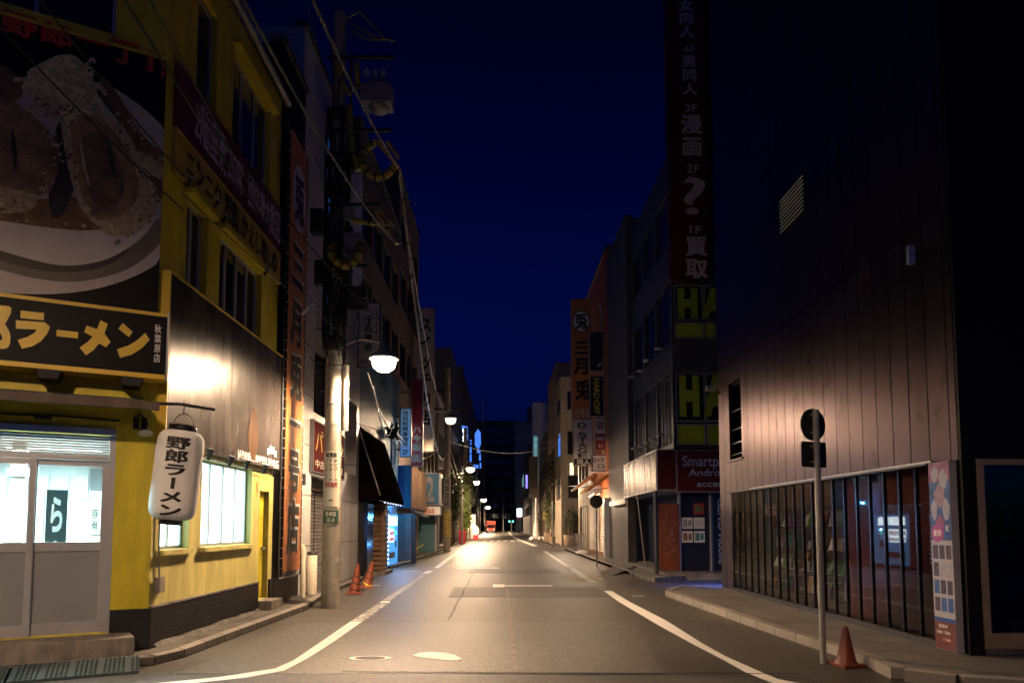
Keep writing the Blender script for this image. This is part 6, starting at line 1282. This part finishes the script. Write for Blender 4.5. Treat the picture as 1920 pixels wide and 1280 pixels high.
# cables
def cat(p0, p1, sag, n=22): 
    p0, p1 = Vector(p0), Vector(p1); return [p0.lerp(p1, i/n)-Vector((0, 0, sag*4*(i/n)*(1-i/n))) for i in range(n+1)]
def cable(p0, p1, sag, r, label, m='cable', twist=False):
    pts = cat(p0, p1, sag, 90 if twist else 22); mb = MB()
    if twist:
        for ph in (0, math.pi*2/3, math.pi*4/3):
            q = []
            for i, p in enumerate(pts):
                a = i*1.05+ph; q.append(p+Vector((math.cos(a)*r*1.1, 0, math.sin(a)*r*1.1)))
            mb.tube(q, r*.75, 5)
    else: mb.tube(pts, r, 6)
    return tag(mb.build('overhead_cable', M[m]), label, 'cable')
cable(gy(745, 312, 13.5), gy(560, -60, 7.0), .15, .015, 'thick twisted cable from the yellow coil up over the camera', 'cablel', True)
cable(gy(738, 452, 13.5), gy(415, -80, 6.2), .25, .012, 'twisted cable crossing the maroon band to the near pole', 'cablel', True)
cable(gy(700, 590, 13.7), gy(330, 150, 9.0), .12, .012, 'thin cable passing below the orange banner top', 'cable')
cable(gy(640, 625, 13.7), gy(328, 350, 9.2), .05, .009, 'thin cable sloping to the porcelain clamp', 'cablel')
cable(gy(345, 395, 8.4), gy(-40, 10, 6.4), .05, .009, 'thin cable across the front of the big poster', 'cable')
cable(gy(345, 330, 8.4), gy(45, -40, 6.0), .05, .010, 'second thin cable across the poster bowl', 'cable')
cable(gy(500, 420, 12.5), gy(210, -40, 6.6), .05, .016, 'black cable bundle hanging along the yellow upper wall', 'cable')
cable(gy(560, 505, 13.4), gy(260, -40, 6.0), .06, .010, 'thin black cable over the yellow upper wall', 'cable')
cable(gy(560, -60, 9), gy(605, 130, 13.6), .0, .012, 'thin cable dropping past the roof edge', 'cable')
for i, (a, b) in enumerate((((705, 262), (748, 314)), ((705, 395), (745, 458)), ((710, 392), (740, 425)), ((725, 265), (748, 296)))):
    p0, p1 = gy(*a, 13.45), gy(*b, 13.55); t = thing('cable_guard', 'amber guard tube on a near pole cable, %s' % ['at the upper coil', 'lowest of the lower pair', 'upper of the lower pair', 'dark one beside the upper coil'][i], 'cable guard', p0, 'cable guard tubes'); MB().tube([p0, p0.lerp(p1, .48), p1], .045, 10).build('tube', M['osleeve'], t); MB().tube([p0.lerp(p1, .5), p0.lerp(p1, .55)], .05, 10).build('tape_band', M['blackt'], t)
pc0 = gy(578, 578, 13.2); t = thing('cable_clamp', 'grey porcelain clamp on the thin cable beside the orange banner', 'clamp', pc0); MB().tube([pc0+Vector((-.12, 0, -.12)), pc0+Vector((.02, 0, .06)), pc0+Vector((.14, 0, -.03))], .035, 8).tube([pc0+Vector((-.05, 0, .05)), pc0+Vector((.1, 0, .1))], .03, 8).build('body', M['clip'], t)
hub = gy(838, 845, 43.7)
for (a, b, s_, r_, lab, m_) in [
 (gy(750, 318, 13.8), hub, 2.6, .022, 'long sagging bright cable from the near pole to the second pole', 'cableb'), (gy(748, 330, 13.8), gy(838, 770, 43), 1.4, .014, 'upper thin cable between the first two poles', 'cableb'),
 (gy(690, 700, 13.9), gy(735, 803, 27), .3, .012, 'thin cable from the near pole to the clamp over the awning', 'cableb'), (gy(700, 725, 14), gy(735, 803, 27), .6, .012, 'lower thin cable to the clamp over the awning', 'cableb'),
 (gy(735, 803, 27), gy(822, 842, 43), .5, .03, 'sagging bundle of bright wires before the blue-lit sign', 'cableb'), (gy(735, 806, 27), gy(822, 838, 43), .9, .02, 'lower bundle of bright wires before the blue-lit sign', 'cableb'), (gy(665, 790, 21), gy(735, 803, 27), .1, .012, 'short cable above the black awning', 'cable'),
 (gy(838, 810, 43.7), gy(872, 905, 70), .9, .02, 'cable between the second and third poles', 'cableb'), (hub, gy(893, 940, 96), 1.8, .025, 'long cable from the second pole towards the truck', 'cableb'),
 (gy(838, 825, 43.7), gy(1055, 828, 57), .9, .018, 'thin wire crossing the street to the beige building', 'cableb'), (gy(908, 798, 90), gy(1050, 826, 64), .8, .02, 'pale wire crossing higher over the street', 'cableb'),
 (gy(980, 850, 90), gy(1075, 850, 56), .5, .014, 'dark wire crossing by the tan building', 'cable'), (gy(1010, 895, 76), gy(1110, 905, 38), .5, .012, 'lower dark wire by the tan building', 'cable'), (gy(1135, 690, 33), gy(1260, 710, 21.4), .3, .01, 'thin wire across the grey stair tower', 'cable'), (gy(1105, 770, 37), gy(1145, 790, 33), .1, .012, 'short wire between the projecting signs', 'cable')]:
    cable(a, b, s_, r_*1.35, lab, m_)
mb = MB(); q = gy(735, 806, 27)
for k in range(9): mb.tube([q+Vector((rs4.uniform(-.3, .3), 0, rs4.uniform(-.4, .3))) for _ in range(3)], .05, 6)
tag(mb.build('cable_clamp', M['blackm']), 'black tangle of clamps above the awning tip', 'clamp')
for k, (cx_, cy_, Y_) in enumerate(((868, 880, 68), (875, 905, 70))):
    mb = MB()
    for j in range(6): mb.tube(arc(gy(cx_+rs4.uniform(-6, 6), cy_+rs4.uniform(-10, 10), Y_), rs4.uniform(.3, .9), rs4.uniform(0, 3), rs4.uniform(3.5, 6), 10), .03, 5)
    tag(mb.build('wire_tangle', M['cablel']), ['upper', 'lower'][k]+' tangle of wires at the third pole', 'wires')
tag(MB().tube([gy(905, 798, 90)+Vector((0, 0, 4)), gy(908, 985, 90)], .06, 6).build('thin_post', M['steel']), 'very thin upright post beside the right blue neon sign', 'post')
